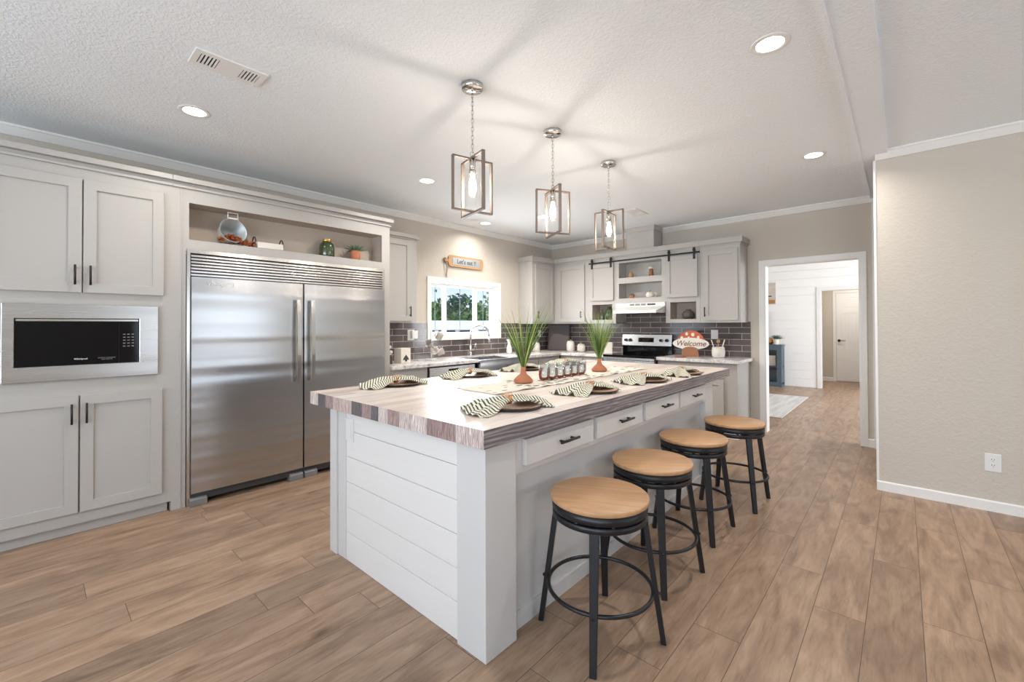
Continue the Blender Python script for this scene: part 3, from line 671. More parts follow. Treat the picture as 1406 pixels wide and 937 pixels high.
def agave(cx, cy, z0, name, label, rp_=.046, hp=.088, n=26, L=.085, potm='terra', lm='agave'):
    t = thing(name, (cx, cy, z0), label, 'plant')
    mb = MB(); mb.lathe([(.0, 0), (rp_*.86, 0), (rp_, .006), (rp_, hp), (rp_*.9, hp), (rp_*.85, hp-.01), (0, hp-.01)], (cx, cy, z0+.001)); mb.build('pot', M[potm], t)
    mb = MB()
    for i in range(n):
        a = i*2.4; e = 1.35-1.15*i/n; l_ = L*(.75+.4*i/n); d = Vector((math.cos(a)*math.cos(e), math.sin(a)*math.cos(e), math.sin(e)))
        p0 = Vector((cx, cy, z0+hp-.004)); P_ = [p0+d*l_*s_+Vector((0, 0, -.02*s_*s_)) for s_ in (0, .35, .7, 1)]
        mb.tube(P_, [.006, .009, .006, .0008], 5)
    mb.build('foliage', M[lm], t); return t
agave(-4.05, 2.17, 1.985, 'potted_succulent', 'spiky succulent in terracotta pot at right end of the display niche', .048, .095, 26, .115)

# narrow upper cabinet beside the refrigerator
t = thing('wall_cabinet', (XL+.16, 2.76, 1.37), 'narrow greige wall cabinet between refrigerator and sink window', 'cabinet', 'wall cabinets')
mb = MB(); bx(mb, PL, 2.50, 3.017, .002, .33, 1.37, 2.345); mb.build('body', M['cab'], t, .001)
d = shaker('door', PL, t, 2.53, 2.936, 1.39, 2.31, .331); handle(PL, d, 2.908, 1.438, 1.56, .351)
cab_crown(PL, t, 2.50, 3.017, .33, 2.33, 2.385, .03, (0, 1))
# corner cabinet on the window wall
t = thing('wall_cabinet', (XL+.16, 5.5, 1.37), 'greige wall cabinet in the back corner, right of the sink window', 'cabinet', 'wall cabinets')
mb = MB(); bx(mb, PL, 5.205, 5.758, .002, .285, 1.36, 2.345); mb.build('body', M['cab'], t, .001)
d = shaker('door', PL, t, 5.265, 5.735, 1.385, 2.29, .286); handle(PL, d, 5.30, 1.44, 1.56, .306)
cab_crown(PL, t, 5.205, 5.76, .285, 2.33, 2.41, .028, (1, 0))
# upper cabinet left of the barn-door unit
t = thing('wall_cabinet', (-3.9, 5.92, 1.37), 'greige wall cabinet on back wall between corner and sliding-door unit', 'cabinet', 'wall cabinets')
mb = MB(); bx(mb, PB, -4.535, -3.60, .002, .33, 1.36, 2.345); mb.build('body', M['cab'], t, .001)
d = shaker('door', PB, t, -4.16, -3.655, 1.385, 2.275, .331); handle(PB, d, -3.712, 1.449, 1.552, .351)
mb = MB(); bx(mb, PB, -4.25, -3.60, .002, .36, 2.342, 2.41); bx(mb, PB, -4.25, -3.60, .002, .342, 2.326, 2.342); mb.build('crown', M['cab'], t, .002)
# the sliding-door unit over the range
t = thing('sliding_door_cabinet', (-2.75, 5.92, 1.37), 'long wall cabinet over the range with open shelves and two sliding doors', 'cabinet')
holes = [(-3.527, -3.187, 1.413, 1.642), (-2.319, -1.981, 1.409, 1.635), (-3.077, -2.434, 2.018, 2.238), (-3.077, -2.434, 1.718, 1.937)]
mb = MB(); mb.slab(PB, -3.60, -1.93, 1.36, 2.345, holes+[(-3.129, -2.38, 0, 1.648)], .315, .33)
for h in holes: mb.niche(PB, *h, .32, .10, 1 if h[3] < 1.7 else 0)
for a, b_ in ((-3.60, -3.129), (-2.38, -1.93)):
    bx(mb, PB, a, b_, .002, .32, 1.36, 1.372); bx(mb, PB, a, a+.012, .002, .32, 1.36, 2.34); bx(mb, PB, b_-.012, b_, .002, .32, 1.36, 2.34)
bx(mb, PB, -3.129, -2.38, .002, .32, 1.648, 1.66); bx(mb, PB, -3.6, -1.93, .002, .32, 2.33, 2.345)
mb.build('body', [M['cab'], M['cabin']], t)
mb = MB(); bx(mb, PB, -3.60, -1.93, .002, .36, 2.342, 2.41); bx(mb, PB, -3.60, -1.93, .002, .342, 2.326, 2.342); mb.build('crown', M['cab'], t, .002)
for a, b_, hs in ((-3.548, -3.155, (-3.51, -3.19)), (-2.360, -1.953, (-2.32, -1.99))):
    d = shaker('sliding_door', PB, t, a, b_, 1.70, 2.245, .338, .05, .022)
    for q in hs:
        mb = MB(); bx(mb, PB, q-.014, q+.014, .360, .366, 2.185, 2.335); bx(mb, PB, q-.010, q+.010, .366, .374, 2.285, 2.325); mb.cyl(PB(q, .352, 2.302), PB(q, .372, 2.302), .018, n=18)
        mb.cyl(PB(q, .360, 2.205), PB(q, .370, 2.205), .006, n=8); mb.build('hanger', M['black'], d)
mb = MB(); bx(mb, PB, -3.575, -1.925, .345, .352, 2.262, 2.282)
for q in (-3.56, -2.75, -1.94): mb.cyl(PB(q, .33, 2.272), PB(q, .358, 2.272), .010, n=10)
mb.build('rail', M['black'], t)
# right wall cabinet
t = thing('wall_cabinet', (-1.69, 5.92, 1.37), 'tall greige wall cabinet at right end of back wall, nearest the doorway', 'cabinet', 'wall cabinets')
mb = MB(); bx(mb, PB, -1.928, -1.454, .002, .33, 1.36, 2.345); mb.build('body', M['cab'], t, .001)
d = shaker('door', PB, t, -1.884, -1.481, 1.39, 2.272, .331); handle(PB, d, -1.862, 1.435, 1.558, .351)
cab_crown(PB, t, -1.93, -1.454, .33, 2.33, 2.41, .028, (0, 1))
# boxed vent chase above the cabinets
t = thing('vent_chase', (-2.75, 5.92, 2.412), 'boxy greige vent chase rising from cabinet tops to ceiling', 'vent chase')
mb = MB(); bx(mb, PB, -2.95, -2.545, .06, .33, 2.412, ZC-.002); mb.build('body', M['cab'], t)
mb = MB(); bx(mb, PB, -2.968, -2.53, .06, .348, 2.655, ZC-.001); mb.build('crown', M['cab'], t, .002)

# range hood
t = thing('range_hood', (-2.755, 5.8, 1.5), 'white under-cabinet range hood above the stove', 'range hood')
mb = MB(); hx0, hx1 = -3.127, -2.384
mb.box((hx0, 5.745, 1.592), (hx1, 6.08, 1.647)); lx0, lx1 = -3.045, -2.418
def loft(A, B):
    va = [mb.bm.verts.new(p) for p in A]; vb = [mb.bm.verts.new(p) for p in B]
    for k in range(4): mb.bm.faces.new((va[k], va[(k+1)%4], vb[(k+1)%4], vb[k]))
    mb.bm.faces.new(va[::-1]); mb.bm.faces.new(vb)
loft([(hx0, 5.745, 1.592), (hx1, 5.745, 1.592), (hx1, 6.08, 1.592), (hx0, 6.08, 1.592)], [(lx0, 5.55, 1.532), (lx1, 5.55, 1.532), (hx1, 6.08, 1.532), (hx0, 6.08, 1.532)])
mb.box((lx0, 5.535, 1.495), (lx1, 5.55, 1.534)); loft([(lx0, 5.55, 1.532), (lx1, 5.55, 1.532), (hx1, 6.08, 1.532), (hx0, 6.08, 1.532)], [(lx0, 5.55, 1.50), (lx1, 5.55, 1.50), (hx1, 6.08, 1.50), (hx0, 6.08, 1.50)])
mb.build('canopy', M['whitep'], t, .002)
mb = MB()
for i in range(3):
    for k in range(4): mb.box((-2.90+i*.085, 5.7435, 1.609+k*.007), (-2.83+i*.085, 5.7455, 1.613+k*.007))
mb.build('vent_slots', M['slot'], t)
mb = MB(); mb.box((-2.635, 5.742, 1.609), (-2.52, 5.7455, 1.631)); mb.build('switch_panel', M['darkgrey'], t)
mb = MB(); mb.box((-3.0, 5.57, 1.497), (-2.46, 5.98, 1.4995)); mb.build('filter', M['midgrey'], t)

# shelf ornaments
def vase(name, prof, c, m_, label, cat='vase', n=20):
    mb = MB(); mb.lathe(prof, (c[0], c[1], c[2]+.001), n); return single(name, mb, m_, c, label, cat)
vase('wooden_vase', [(0, 0), (.038, 0), (.042, .01), (.036, .06), (.018, .088), (.014, .098), (0, .098)], (-2.945, 5.87, 2.018), M['woodboard'], 'small tan wooden vase on the upper open shelf')
t = thing('mushroom_ornament', (-2.63, 5.87, 2.018), 'wooden mushroom ornament with pale cap on upper open shelf', 'ornament')
mb = MB(); mb.lathe([(0, 0), (.034, 0), (.036, .01), (.022, .115), (0, .12)], (-2.63, 5.87, 2.019)); mb.build('stem', M['woodd'], t)
mb = MB(); mb.lathe([(0, .108), (.046, .108), (.048, .114), (.035, .135), (.015, .146), (0, .148)], (-2.63, 5.87, 2.019)); mb.build('cap', M['cream'], t)
agave(-2.925, 5.87, 1.718, 'potted_succulent', 'tiny succulent in two-tone clay pot on lower open shelf', .030, .062, 16, .045)
t = thing('ceramic_teapot', (-2.65, 5.87, 1.718), 'cream pumpkin-shaped teapot with green stem on lower open shelf', 'teapot')
mb = MB(); mb.lathe([(0, 0), (.035, 0), (.055, .02), (.058, .045), (.045, .075), (.02, .085), (0, .086)], (-2.65, 5.87, 1.719)); mb.build('body', M['cream'], t)
mb = MB(); mb.ring((-2.585, 5.87, 1.762), .027, .006, 18, 6, 'Y'); mb.build('handle', M['cream'], t)
mb = MB(); mb.cyl((-2.65, 5.87, 1.803), (-2.65, 5.87, 1.82), .012, .006, 8); mb.build('stem', M['agave'], t)
vase('glass_vase', [(0, 0), (.050, 0), (.062, .02), (.062, .12), (.04, .165), (.028, .18), (.03, .2), (0, .2)], (-3.29, 5.87, 1.414), M['greenglass'], 'dark green glass vase in the small left niche beside hood')
vase('glass_bottle', [(0, 0), (.028, 0), (.032, .01), (.030, .10), (.012, .13), (.012, .16), (0, .16)], (-3.42, 5.87, 1.414), M['greenglass'], 'slim greenish bottle beside the dark vase in left niche', 'bottle')
vase('ceramic_vase', [(0, 0), (.045, 0), (.075, .03), (.080, .06), (.062, .095), (.030, .115), (.034, .13), (0, .13)], (-2.12, 5.87, 1.410), M['charcoal'], 'round black vase in the small right niche beside hood')

# ------------------------------------------------------------------ base cabinets and worktops
def drawer(P, parent, u0, u1, z0, z1, w, hw=.12, m_='cab', flat=True):
    mb = MB(); bx(mb, P, u0, u1, w, w+.02, z0, z1); d = mb.build('drawer', M[m_], parent, .002)
    c = (u0+u1)/2; handle(P, d, (z0+z1)/2, c-hw/2, c+hw/2, w+.02, True); return d
def base_cab(P, u0, u1, label, doors, loc, drawers=True, w=.59):
    t = thing('base_cabinet', loc, label, 'cabinet', 'base cabinets')
    mb = MB(); bx(mb, P, u0, u1, .002, w, .095, .874); bx(mb, P, u0, u1, .002, w-.06, 0, .095); mb.build('body', M['cab'], t, .001)
    n = len(doors)
    for a, b_ in doors:
        if drawers: drawer(P, t, a, b_, .70, .845, w)
        d = shaker('door', P, t, a, b_, .12, .68 if drawers else .845, w+.001); handle(P, d, b_-.03 if a == doors[0][0] else a+.03, .54, .66, w+.021)
    return t
base_cab(PL, 2.50, 2.975, 'greige base cabinet with one drawer between refrigerator and dishwasher', [(2.545, 2.95)], (XL+.3, 2.73, 0))
base_cab(PL, 4.46, 5.48, 'greige base cabinet run from sink to back corner', [(4.49, 4.93), (4.95, 5.39)], (XL+.3, 4.9, 0))
base_cab(PB, -3.935, -3.155, 'greige base cabinet on back wall between corner and range', [(-3.86, -3.54), (-3.52, -3.19)], (-3.55, 5.8, 0))
t = thing('base_cabinet', (-1.9, 5.8, 0), 'greige base cabinet right of the range, beside the doorway', 'cabinet', 'base cabinets')
mb = MB(); bx(mb, PB, -2.385, -1.432, .002, .59, .095, .874); bx(mb, PB, -2.385, -1.45, .002, .58, 0, .095); mb.build('body', M['cab'], t, .001)
for a, b_ in ((-2.35, -1.98), (-1.955, -1.575)):
    drawer(PB, t, a, b_, .70, .845, .59, .1); d = shaker('door', PB, t, a, b_, .12, .675, .591)
    handle(PB, d, a+.03 if a > -2 else b_-.03, .54, .66, .611)
mb = MB(); bx(mb, PB, -1.60, -1.42, .54, .615, 0, .065); mb.build('toe_block', M['trim'], t)
# dishwasher
t = thing('dishwasher', (XL+.3, 3.35, 0), 'grey steel dishwasher under the counter left of sink', 'dishwasher')
mb = MB(); bx(mb, PL, 2.985, 3.70, .03, .575, .09, .872); mb.build('body', M['darkgrey'], t)
mb = MB(); bx(mb, PL, 2.995, 3.69, .576, .605, .12, .858); mb.build('door', M['steelf'], t, .003)
mb = MB(); bx(mb, PL, 3.27, 3.42, .603, .607, .79, .83); mb.build('handle', M['slot'], t)
# farmhouse sink
t = thing('farmhouse_sink', (XL+.35, 4.08, .66), 'stainless steel apron-front farmhouse sink under the window', 'sink')
mb = MB(); y0, y1 = 3.725, 4.44
mb.slab(lambda u, w, z: PL(u, z, w), y0, y1, .17, .665, [(y0+.03, y1-.03, .21, .60)], .66, .905)
bx(mb, PL, y0+.001, y1-.001, .171, .664, .655, .665); mb.build('basin', M['steel'], t, .006)
mb = MB(); mb.cyl(PL(4.08, .4, .666), PL(4.08, .4, .670), .04, n=20); mb.build('drain', M['chrome'], t)
t = thing('base_cabinet', (XL+.3, 4.1, 0), 'greige base cabinet below the farmhouse sink', 'cabinet', 'base cabinets')
mb = MB(); bx(mb, PL, 3.705, 4.455, .002, .59, .095, .65); bx(mb, PL, 3.705, 4.455, .002, .53, 0, .095); mb.build('body', M['cab'], t, .001)
for a, b_ in ((3.73, 4.07), (4.09, 4.43)):
    d = shaker('door', PL, t, a, b_, .12, .63, .591); handle(PL, d, b_-.03 if a < 4 else a+.03, .49, .61, .611)
# worktops
mb = MB(); mb.slab(lambda u, w, z: PL(u, z, w), 2.50, YB-.001, .001, .64, [(3.722, 4.443, .165, .9)], .876, .916)
mb.box((XL+.64, YB-.64, .876), (-3.152, YB-.001, .916))
bmesh.ops.remove_doubles(mb.bm, verts=mb.bm.verts, dist=1e-5)
single('worktop', mb, M['granite'], (-4.2, 4.5, .876), 'L-shaped white grey marbled worktop around the sink and back corner', 'worktop', bevel=.004)
mb = MB(); mb.box((-2.388, YB-.64, .876), (-1.395, YB-.001, .916))
single('worktop', mb, M['granite'], (-1.9, 5.8, .876), 'short white grey marbled worktop right of the range', 'worktop', bevel=.004)

# range
t = thing('range', (-2.77, 5.75, 0), 'stainless steel electric range with black glass cooktop', 'stove')
rx0, rx1 = -3.148, -2.392
mb = MB(); mb.box((rx0+.004, 5.47, .02), (rx1-.004, 6.06, .895)); mb.build('body', M['darkgrey'], t)
mb = MB(); mb.box((rx0, 5.41, .893), (rx1, 6.04, .925)); mb.build('cooktop', M['blackglass'], t, .006)
mb = MB(); mb.box((rx0+.012, 5.425, .86), (rx1-.012, 5.47, .892)); mb.box((rx0+.01, 5.435, .20), (rx1-.01, 5.47, .855)); mb.box((rx0+.12, 5.432, .36), (rx1-.12, 5.436, .70), 1); od = mb.build('oven_door', [M['steelx'], M['blackglass']], t, .003)
mb = MB(); mb.cyl((rx0+.05, 5.39, .80), (rx1-.05, 5.39, .80), .012, n=12)
for x in (rx0+.07, rx1-.07): mb.cyl((x, 5.39, .80), (x, 5.436, .80), .009, n=8)
mb.build('handle', M['nickel'], od)
mb = MB(); mb.box((rx0+.01, 5.435, .06), (rx1-.01, 5.47, .19)); mb.build('bottom_drawer', M['steelx'], t, .003)
mb = MB(); mb.prism([(rx0+.004, y, z) for y, z in ((6.075, .92), (6.0, .92), (6.0, 1.02), (5.985, 1.03), (6.0, 1.195), (6.075, 1.2))], (rx1-rx0-.008, 0, 0), 1)
mb.prism([(rx0+.002, y, z) for y, z in ((5.992, 1.03), (5.980, 1.033), (5.995, 1.193), (6.004, 1.195))], (rx1-rx0-.004, 0, 0), 0); bg_ = mb.build('backguard', [M['steelx'], M['blackglass']], t, .001)
mb = MB(); mb.box((-2.885, 5.978, 1.085), (-2.655, 5.99, 1.15)); mb.build('display', M['blackglass'], bg_)
for x in (-3.085, -3.015, -2.545, -2.462):
    mb = MB(); mb.cyl((x, 5.99, 1.115), (x, 5.955, 1.112), .023, .019, 16); mb.build('knob', M['black'], bg_, .002)

# faucet
t = thing('faucet', (-4.42, 4.07, .916), 'tall gooseneck brushed steel faucet in front of the window', 'faucet')
mb = MB(); mb.cyl((-4.43, 4.07, .917), (-4.43, 4.07, .94), .028, .024, 16); mb.cyl((-4.43, 4.07, .94), (-4.43, 4.07, 1.06), .019, .016, 16)
P_ = [(-4.43, 4.07, 1.06), (-4.43, 4.07, 1.22)]
for i in range(1, 12):
    a = PI*i/11; P_.append((-4.43+.075*(1-math.cos(a)), 4.07+.10*(1-math.cos(a)), 1.22+.115*math.sin(a)))
P_ += [(-4.275, 4.275, 1.17)]
mb.tube(P_, .0115, 12); mb.cyl((-4.277, 4.273, 1.18), (-4.272, 4.278, 1.10), .014, .017, 14); mb.build('spout', M['nickel'], t)
mb = MB(); mb.cyl((-4.43, 4.09, 1.0), (-4.43, 4.12, 1.0), .012, n=10); mb.cyl((-4.43, 4.12, .99), (-4.40, 4.145, 1.09), .007, .005, 8); mb.build('lever', M['nickel'], t)

# worktop accessories
t = thing('recipe_box', (-4.30, 2.87, .916), 'cream wooden box with little dark tree at left end of worktop', 'box')
Rz = Matrix.Rotation(math.radians(-14), 4, 'Z'); c0 = Vector((-4.22, 2.83, .916))
def rbox(mb, c, sx, sy, z0, z1, ang, mi=None):
    R_ = Matrix.Rotation(ang, 3, 'Z'); mb.prism([Vector(c)+R_@Vector((a*sx/2, b_*sy/2, 0))+Vector((0,0,z0)) for a, b_ in ((-1,-1),(1,-1),(1,1),(-1,1))], (0, 0, z1-z0), mi)
mb = MB(); rbox(mb, (-4.22, 2.83, 0), .14, .125, .917, 1.082, 0); mb.build('body', M['cream'], t, .002)
mb = MB(); mb.prism([(-4.149, 2.83+y, .935+z) for y, z in ((-.012, 0), (.012, 0), (.012, .018), (.042, .018), (.03, .034), (.034, .034), (0, .075), (-.034, .034), (-.03, .034), (-.042, .018), (-.012, .018))], (.003, 0, 0)); mb.build('tree_cutout', M['ink'], t)
t = thing('flower_pot', (-4.22, 2.62, .916), 'white flowers in dark square pot tucked beside the refrigerator', 'plant')
mb = MB(); rbox(mb, (-4.20, 2.60, 0), .11, .10, .917, 1.0, .1); mb.build('pot', M['platerim'], t)
mb = MB(); random.seed(5)
for i in range(16):
    p = Vector((-4.20, 2.60, 1.05))+Vector((random.uniform(-.05, .05), random.uniform(-.05, .05), random.uniform(-.03, .06))); bmesh.ops.create_icosphere(mb.bm, subdivisions=1, radius=.022, matrix=Matrix.Translation(p))
mb.build('blossoms', M['white'], t)
# mug tree with mugs
t = thing('mug_tree', (-4.30, 3.30, .916), 'white mug tree stand on worktop left of the sink', 'mug stand')
mb = MB(); mb.cyl((-4.30, 3.30, .917), (-4.30, 3.30, .93), .075, n=24); mb.cyl((-4.30, 3.30, .93), (-4.30, 3.30, 1.28), .009, n=10)
AR = []
for i, (a, z) in enumerate(((200, 1.12), (20, 1.04), (60, 1.20), (250, 1.06))):
    d = Vector((math.cos(math.radians(a)), math.sin(math.radians(a)), .45)).normalized(); p = Vector((-4.30, 3.30, z)); mb.cyl(p, p+d*.09, .006, n=8); AR.append(p+d*.075)
mb.build('stand', M['whitep'], t)
def mug(c, ang, tilt, label, m_='speck'):
    t = thing('mug', c, label, 'mug', 'mugs on the mug tree'); Rm = Matrix.Rotation(ang, 3, 'Z') @ Matrix.Rotation(tilt, 3, 'Y')
    mb = MB(); mb.lathe([(0, -.04), (.034, -.04), (.038, -.032), (.040, .042), (.037, .042), (.035, -.03), (0, -.034)], c, 20, M_=Rm); mb.build('cup', M[m_], t)
    mb = MB(); cc = Vector(c); pts = [cc+Rm@Vector((-.038-.024*math.sin(a), 0, .026*math.cos(a))) for a in [PI*i/10 for i in range(11)]]; mb.tube(pts, .0045, 6); mb.build('handle', M[m_], t); return t
mug((-4.235, 3.225, 1.115), math.radians(-60), 1.1, 'mug at left of the mug tree, tan bottom turned outward', 'mug')
mug((-4.22, 3.36, 1.205), math.radians(30), .5, 'top mug on the mug tree, in front of the window', 'mug')
mug((-4.20, 3.275, 1.03), math.radians(-20), 1.3, 'lower middle mug on the mug tree with brown inside', 'speck')
mug((-4.23, 3.385, 1.01), math.radians(40), 1.2, 'lowest right mug hanging on the mug tree', 'mug')
# left wall plug-in and plates
mb = MB(); bx(mb, PL, 3.11, 3.21, .0095, .016, 1.155, 1.285); mb.box(PL(3.15, .016, 1.175), PL(3.235, .055, 1.275)); single('air_freshener', mb, M['whitep'], PL(3.17, .01, 1.22), 'white plug-in on outlet plate, tiled wall left of sink window', 'outlet', bevel=.012)
def plate_outlet(P, u, z, w0, label, switch=False, sx=.07, sz=.115):
    t = thing('light_switch' if switch else 'outlet', P(u, w0, z), label, 'switch' if switch else 'outlet')
    mb = MB(); bx(mb, P, u-sx/2, u+sx/2, w0+.0005, w0+.006, z-sz/2, z+sz/2); mb.build('cover', M['whitep'], t, .002)
    if switch:
        mb = MB(); bx(mb, P, u-.016, u+.016, w0+.006, w0+.009, z-.032, z+.032); mb.build('rocker', M['whitep'], t, .001)
    else:
        for dz in (.02, -.02):
            mb = MB(); mb.cyl(P(u, w0+.005, z+dz), P(u, w0+.0075, z+dz), .0165, n=18)
            for du in (-.0065, .0065): bx(mb, P, u+du-.0013, u+du+.0013, w0+.0075, w0+.008, z+dz-.001, z+dz+.008, 1)
            mb.cyl(P(u, w0+.0074, z+dz-.008), P(u, w0+.008, z+dz-.008), .0025, n=8, mi=1); mb.build('receptacle', [M['whitep'], M['ink']], t)
    return t
plate_outlet(PB, -1.855, 1.205, .009, 'white double switch plate on tiles above the utensil crock', True, .09, .118)
plate_outlet(PL, 5.72, 1.20, .009, 'white switch plate on tiles in the back corner left of dark board', True, .07, .115)
plate_outlet(PD, .468, .345, 0, 'white wall outlet low on the beige divider wall at right', False, .08, .125)
# jars
def jar(name, c, r, h, label, knob=True):
    t = thing(name, c, label, 'jar', 'white carved canisters'); 
    mb = MB(); mb.lathe([(0, 0), (r*.8, 0), (r, h*.12), (r*1.02, h*.6), (r*.9, h*.86), (r*.78, h*.9), (0, h*.9)], (c[0], c[1], c[2]+.001)); mb.build('body', M['speck'], t)
    mb = MB(); mb.lathe([(0, h*.9), (r*.82, h*.9), (r*.84, h*.94), (r*.5, h*.99), (0, h)], (c[0], c[1], c[2]+.001)); mb.lathe([(0, h), (.012, h), (.014, h+.018), (0, h+.022)], (c[0], c[1], c[2]+.001), 12, 1); mb.build('lid', [M['speck'], M['woodboard']], t); return t
jar('canister', (-4.36, 5.42, .916), .062, .15, 'white carved canister left of the dark board in the corner')
jar('canister', (-3.97, 5.82, .916), .065, .17, 'taller white carved canister right of the dark board')
jar('canister', (-3.77, 5.82, .916), .062, .125, 'short wide white canister nearer the grass plant on back worktop')
# dark board leaning in the corner
t = thing('serving_board', (-4.25, 5.9, .916), 'large dark slate board leaning in the back corner', 'board')
mb = MB(); a_ = Vector((-4.44, 5.85, .9185)); b0 = Vector((-4.12, 5.98, .9185)); n_ = (b0-a_).cross(Vector((0,0,1))).normalized()
mb.prism([a_, b0, b0+Vector((-.01, .05, .42)), a_+Vector((-.01, .05, .42))], n_*.012); mb.build('panel', M['charcoal'], t, .003)
mb = MB(); q0 = [a_, b0, b0+Vector((-.01, .05, .42)), a_+Vector((-.01, .05, .42))]
for p, q in zip(q0, q0[1:]+q0[:1]): mb.bar(p+n_*.014, q+n_*.014, .018, .014, n_)
mb.build('rim', M['platerim'], t)
# recipe box right of grass
t = thing('decorative_box', (-3.27, 5.80, .916), 'tall white square box on back worktop left of the range', 'box')
mb = MB(); rbox(mb, (-3.27, 5.78, 0), .115, .115, .917, 1.075, .55); mb.build('body', M['cream'], t, .003)
# welcome mushroom sign
t = thing('welcome_sign', (-2.10, 5.84, .916), 'mushroom-shaped Welcome sign with orange white-dotted cap beside the range', 'sign')
yy = 5.86
def ell(cx, cz, rx, rz, a0=0, a1=2*PI, n=28): return [(cx+rx*math.cos(a0+(a1-a0)*i/n), cz+rz*math.sin(a0+(a1-a0)*i/n)) for i in range(n+(0 if a1-a0 > 6.2 else 1))]
def plate2(mb, pts, y, th, mi=None): mb.prism([(x, y, z) for x, z in pts], (0, -th, 0), mi)
mb = MB(); plate2(mb, ell(-2.085, 1.105, .175, .155, 0, PI), yy, .012); mb.build('cap', M['orange'], t)
mb = MB(); plate2(mb, ell(-2.085, 1.085, .235, .078), yy-.013, .010); mb.build('panel', M['white'], t)
mb = MB(); plate2(mb, [(-2.19, .918), (-1.97, .918), (-1.985, 1.0)]+ell(-2.085, 1.0, .10, .045, 0, PI, 14)+[(-2.185, 1.0)], yy-.024, .010); mb.build('stem', M['woodd'], t)
mb = MB()
for x, z, r_ in ((-2.135, 1.213, .022), (-2.055, 1.205, .025), (-2.20, 1.16, .022), (-2.11, 1.165, .015), (-1.985, 1.17, .02)): plate2(mb, ell(x, z, r_*.85, r_, n=16), yy-.0122, .003)
mb.build('dots', M['white'], t)
mb = MB(); mb.box((-2.18, yy-.03, .917), (-1.98, yy+.05, .925)); mb.build('foot', M['woodd'], t)
text_mesh('lettering', 'Welcome', .098, basis((-2.085, yy-.024, 1.085), (1,0,0), (0,0,1)), M['brown'], t, .001, .35)
mb = MB(); mb.lathe([(0, 0), (.055, 0), (.075, .006), (.078, .010), (0, .008)], (-2.13, 5.60, .917)); single('spoon_rest', mb, M['terra'], (-2.13, 5.60, .916), 'flat terracotta spoon rest on worktop in front of the mushroom sign', 'spoon rest')
# utensil crock
t = thing('utensil_crock', (-1.735, 5.83, .916), 'white carved utensil crock at right end of back worktop', 'crock')
mb = MB(); mb.lathe([(0, 0), (.062, 0), (.074, .02), (.078, .07), (.070, .135), (.064, .135), (.068, .07), (.06, .01), (0, .01)], (-1.735, 5.83, .917)); mb.build('body', M['speck'], t)
for k, (dx, dz, r_, lb) in enumerate(((-.085, .09, .008, 'thin wooden utensil leaning left in the white crock'), (.0, .07, .022, 'round-headed wooden spoon upright in the white crock'), (.075, .095, .008, 'thin wooden utensil leaning right in the white crock'))):
    mb = MB(); p = Vector((-1.735+dx*.15, 5.83+.01*(k-1), .935)); q = Vector((-1.735+dx, 5.83, 1.05+dz)); mb.cyl(p, q, .006, r_*.8 if k != 1 else .006, 8)
    if k == 1: mb.lathe([(0, -.03), (.018, -.02), (.022, 0), (.016, .022), (0, .028)], q, 12)
    single('wooden_utensil', mb, M['woodboard'] if k == 1 else M['cream'], (-1.735, 5.83, .93), lb, 'utensil')
# white figurine flower near window corner
vase('white_vase', [(0, 0), (.03, 0), (.042, .03), (.035, .10), (.018, .15), (.03, .19), (.045, .21), (0, .215)], (-4.36, 4.78, .916), M['white'], 'white glossy vase standing on worktop right of the sink')

# sign above window
t = thing('cutting_board_sign', (XL+.01, 4.08, 2.2), 'wooden cutting board sign reading Lets eat above the sink window', 'sign')
mb = MB(); u0_, u1_, z0_, z1_ = 3.755, 4.405, 2.135, 2.292; r_ = .05
def rrect(u0, u1, z0, z1, r, n=6):
    o = []
    for cx, cz, a0 in ((u1-r, z1-r, 0), (u0+r, z1-r, PI/2), (u0+r, z0+r, PI), (u1-r, z0+r, 1.5*PI)):
        for i in range(n+1): a = a0+PI/2*i/n; o.append((cx+r*math.cos(a), cz+r*math.sin(a)))
    return o
mb.prism([PL(a, .002, b_) for a, b_ in rrect(u0_, u1_, z0_, z1_, .045)], (.02, 0, 0)); mb.box(PL(3.70, .003, 2.195), PL(3.76, .020, 2.232)); mb.build('board', M['woodboard'], t, .003)
mb = MB(); bx(mb, PL, 3.83, 4.33, .022, .0245, 2.165, 2.262); mb.build('metal_plate', M['galv'], t)
text_mesh('lettering', "Let's eat !!", .085, basis(PL(4.08, .025, 2.212), (0,1,0), (0,0,1)), M['ink'], t, .001)
mb = MB(); mb.ring(PL(3.705, .012, 2.213), .030, .006, 18, 6, 'X'); mb.tube([PL(3.705, .022, 2.19), PL(3.735, .02, 2.1), PL(3.73, .012, 2.02), PL(3.735, .01, 1.98)], .0035, 5); mb.tube([PL(3.70, .022, 2.19), PL(3.725, .02, 2.08), PL(3.722, .012, 2.0)], .003, 5); mb.build('twine', M['rope'], t)

# ------------------------------------------------------------------ island
t = thing('kitchen_island', (-1.9, 2.6, 0), 'large pale grey island with shiplap end, corner posts and four drawers', 'kitchen island')
ix0, ix1, iy0, iy1 = -2.548, -1.226, 1.202, 3.96; zt_ = .854
mb = MB(); mb.box((ix0+.02, iy0+.05, .02), (-1.275, iy1-.02, zt_)); mb.build('body', M['island'], t)
mb = MB(); mb.box((-1.275, 1.37, .0), (-1.262, iy1-.12, .075)); mb.build('baseboard', M['island'], t, .002)
mb = MB(); mb.box((-1.275, 1.37, .692), (-1.236, 3.79, zt_)); mb.build('apron', M['island'], t, .001)
PI_ = lambda u, w, z: (-1.236+w, u, z)
for a, b_ in ((1.437, 1.990), (2.027, 2.570), (2.617, 3.160), (3.203, 3.730)):
    mb = MB(); bx(mb, PI_, a, b_, 0, .022, .724, .838); d = mb.build('drawer', M['island'], t, .0015)
    c = (a+b_)/2+.02; handle(PI_, d, .783, c-.075, c+.075, .022, True, .0065, .030)
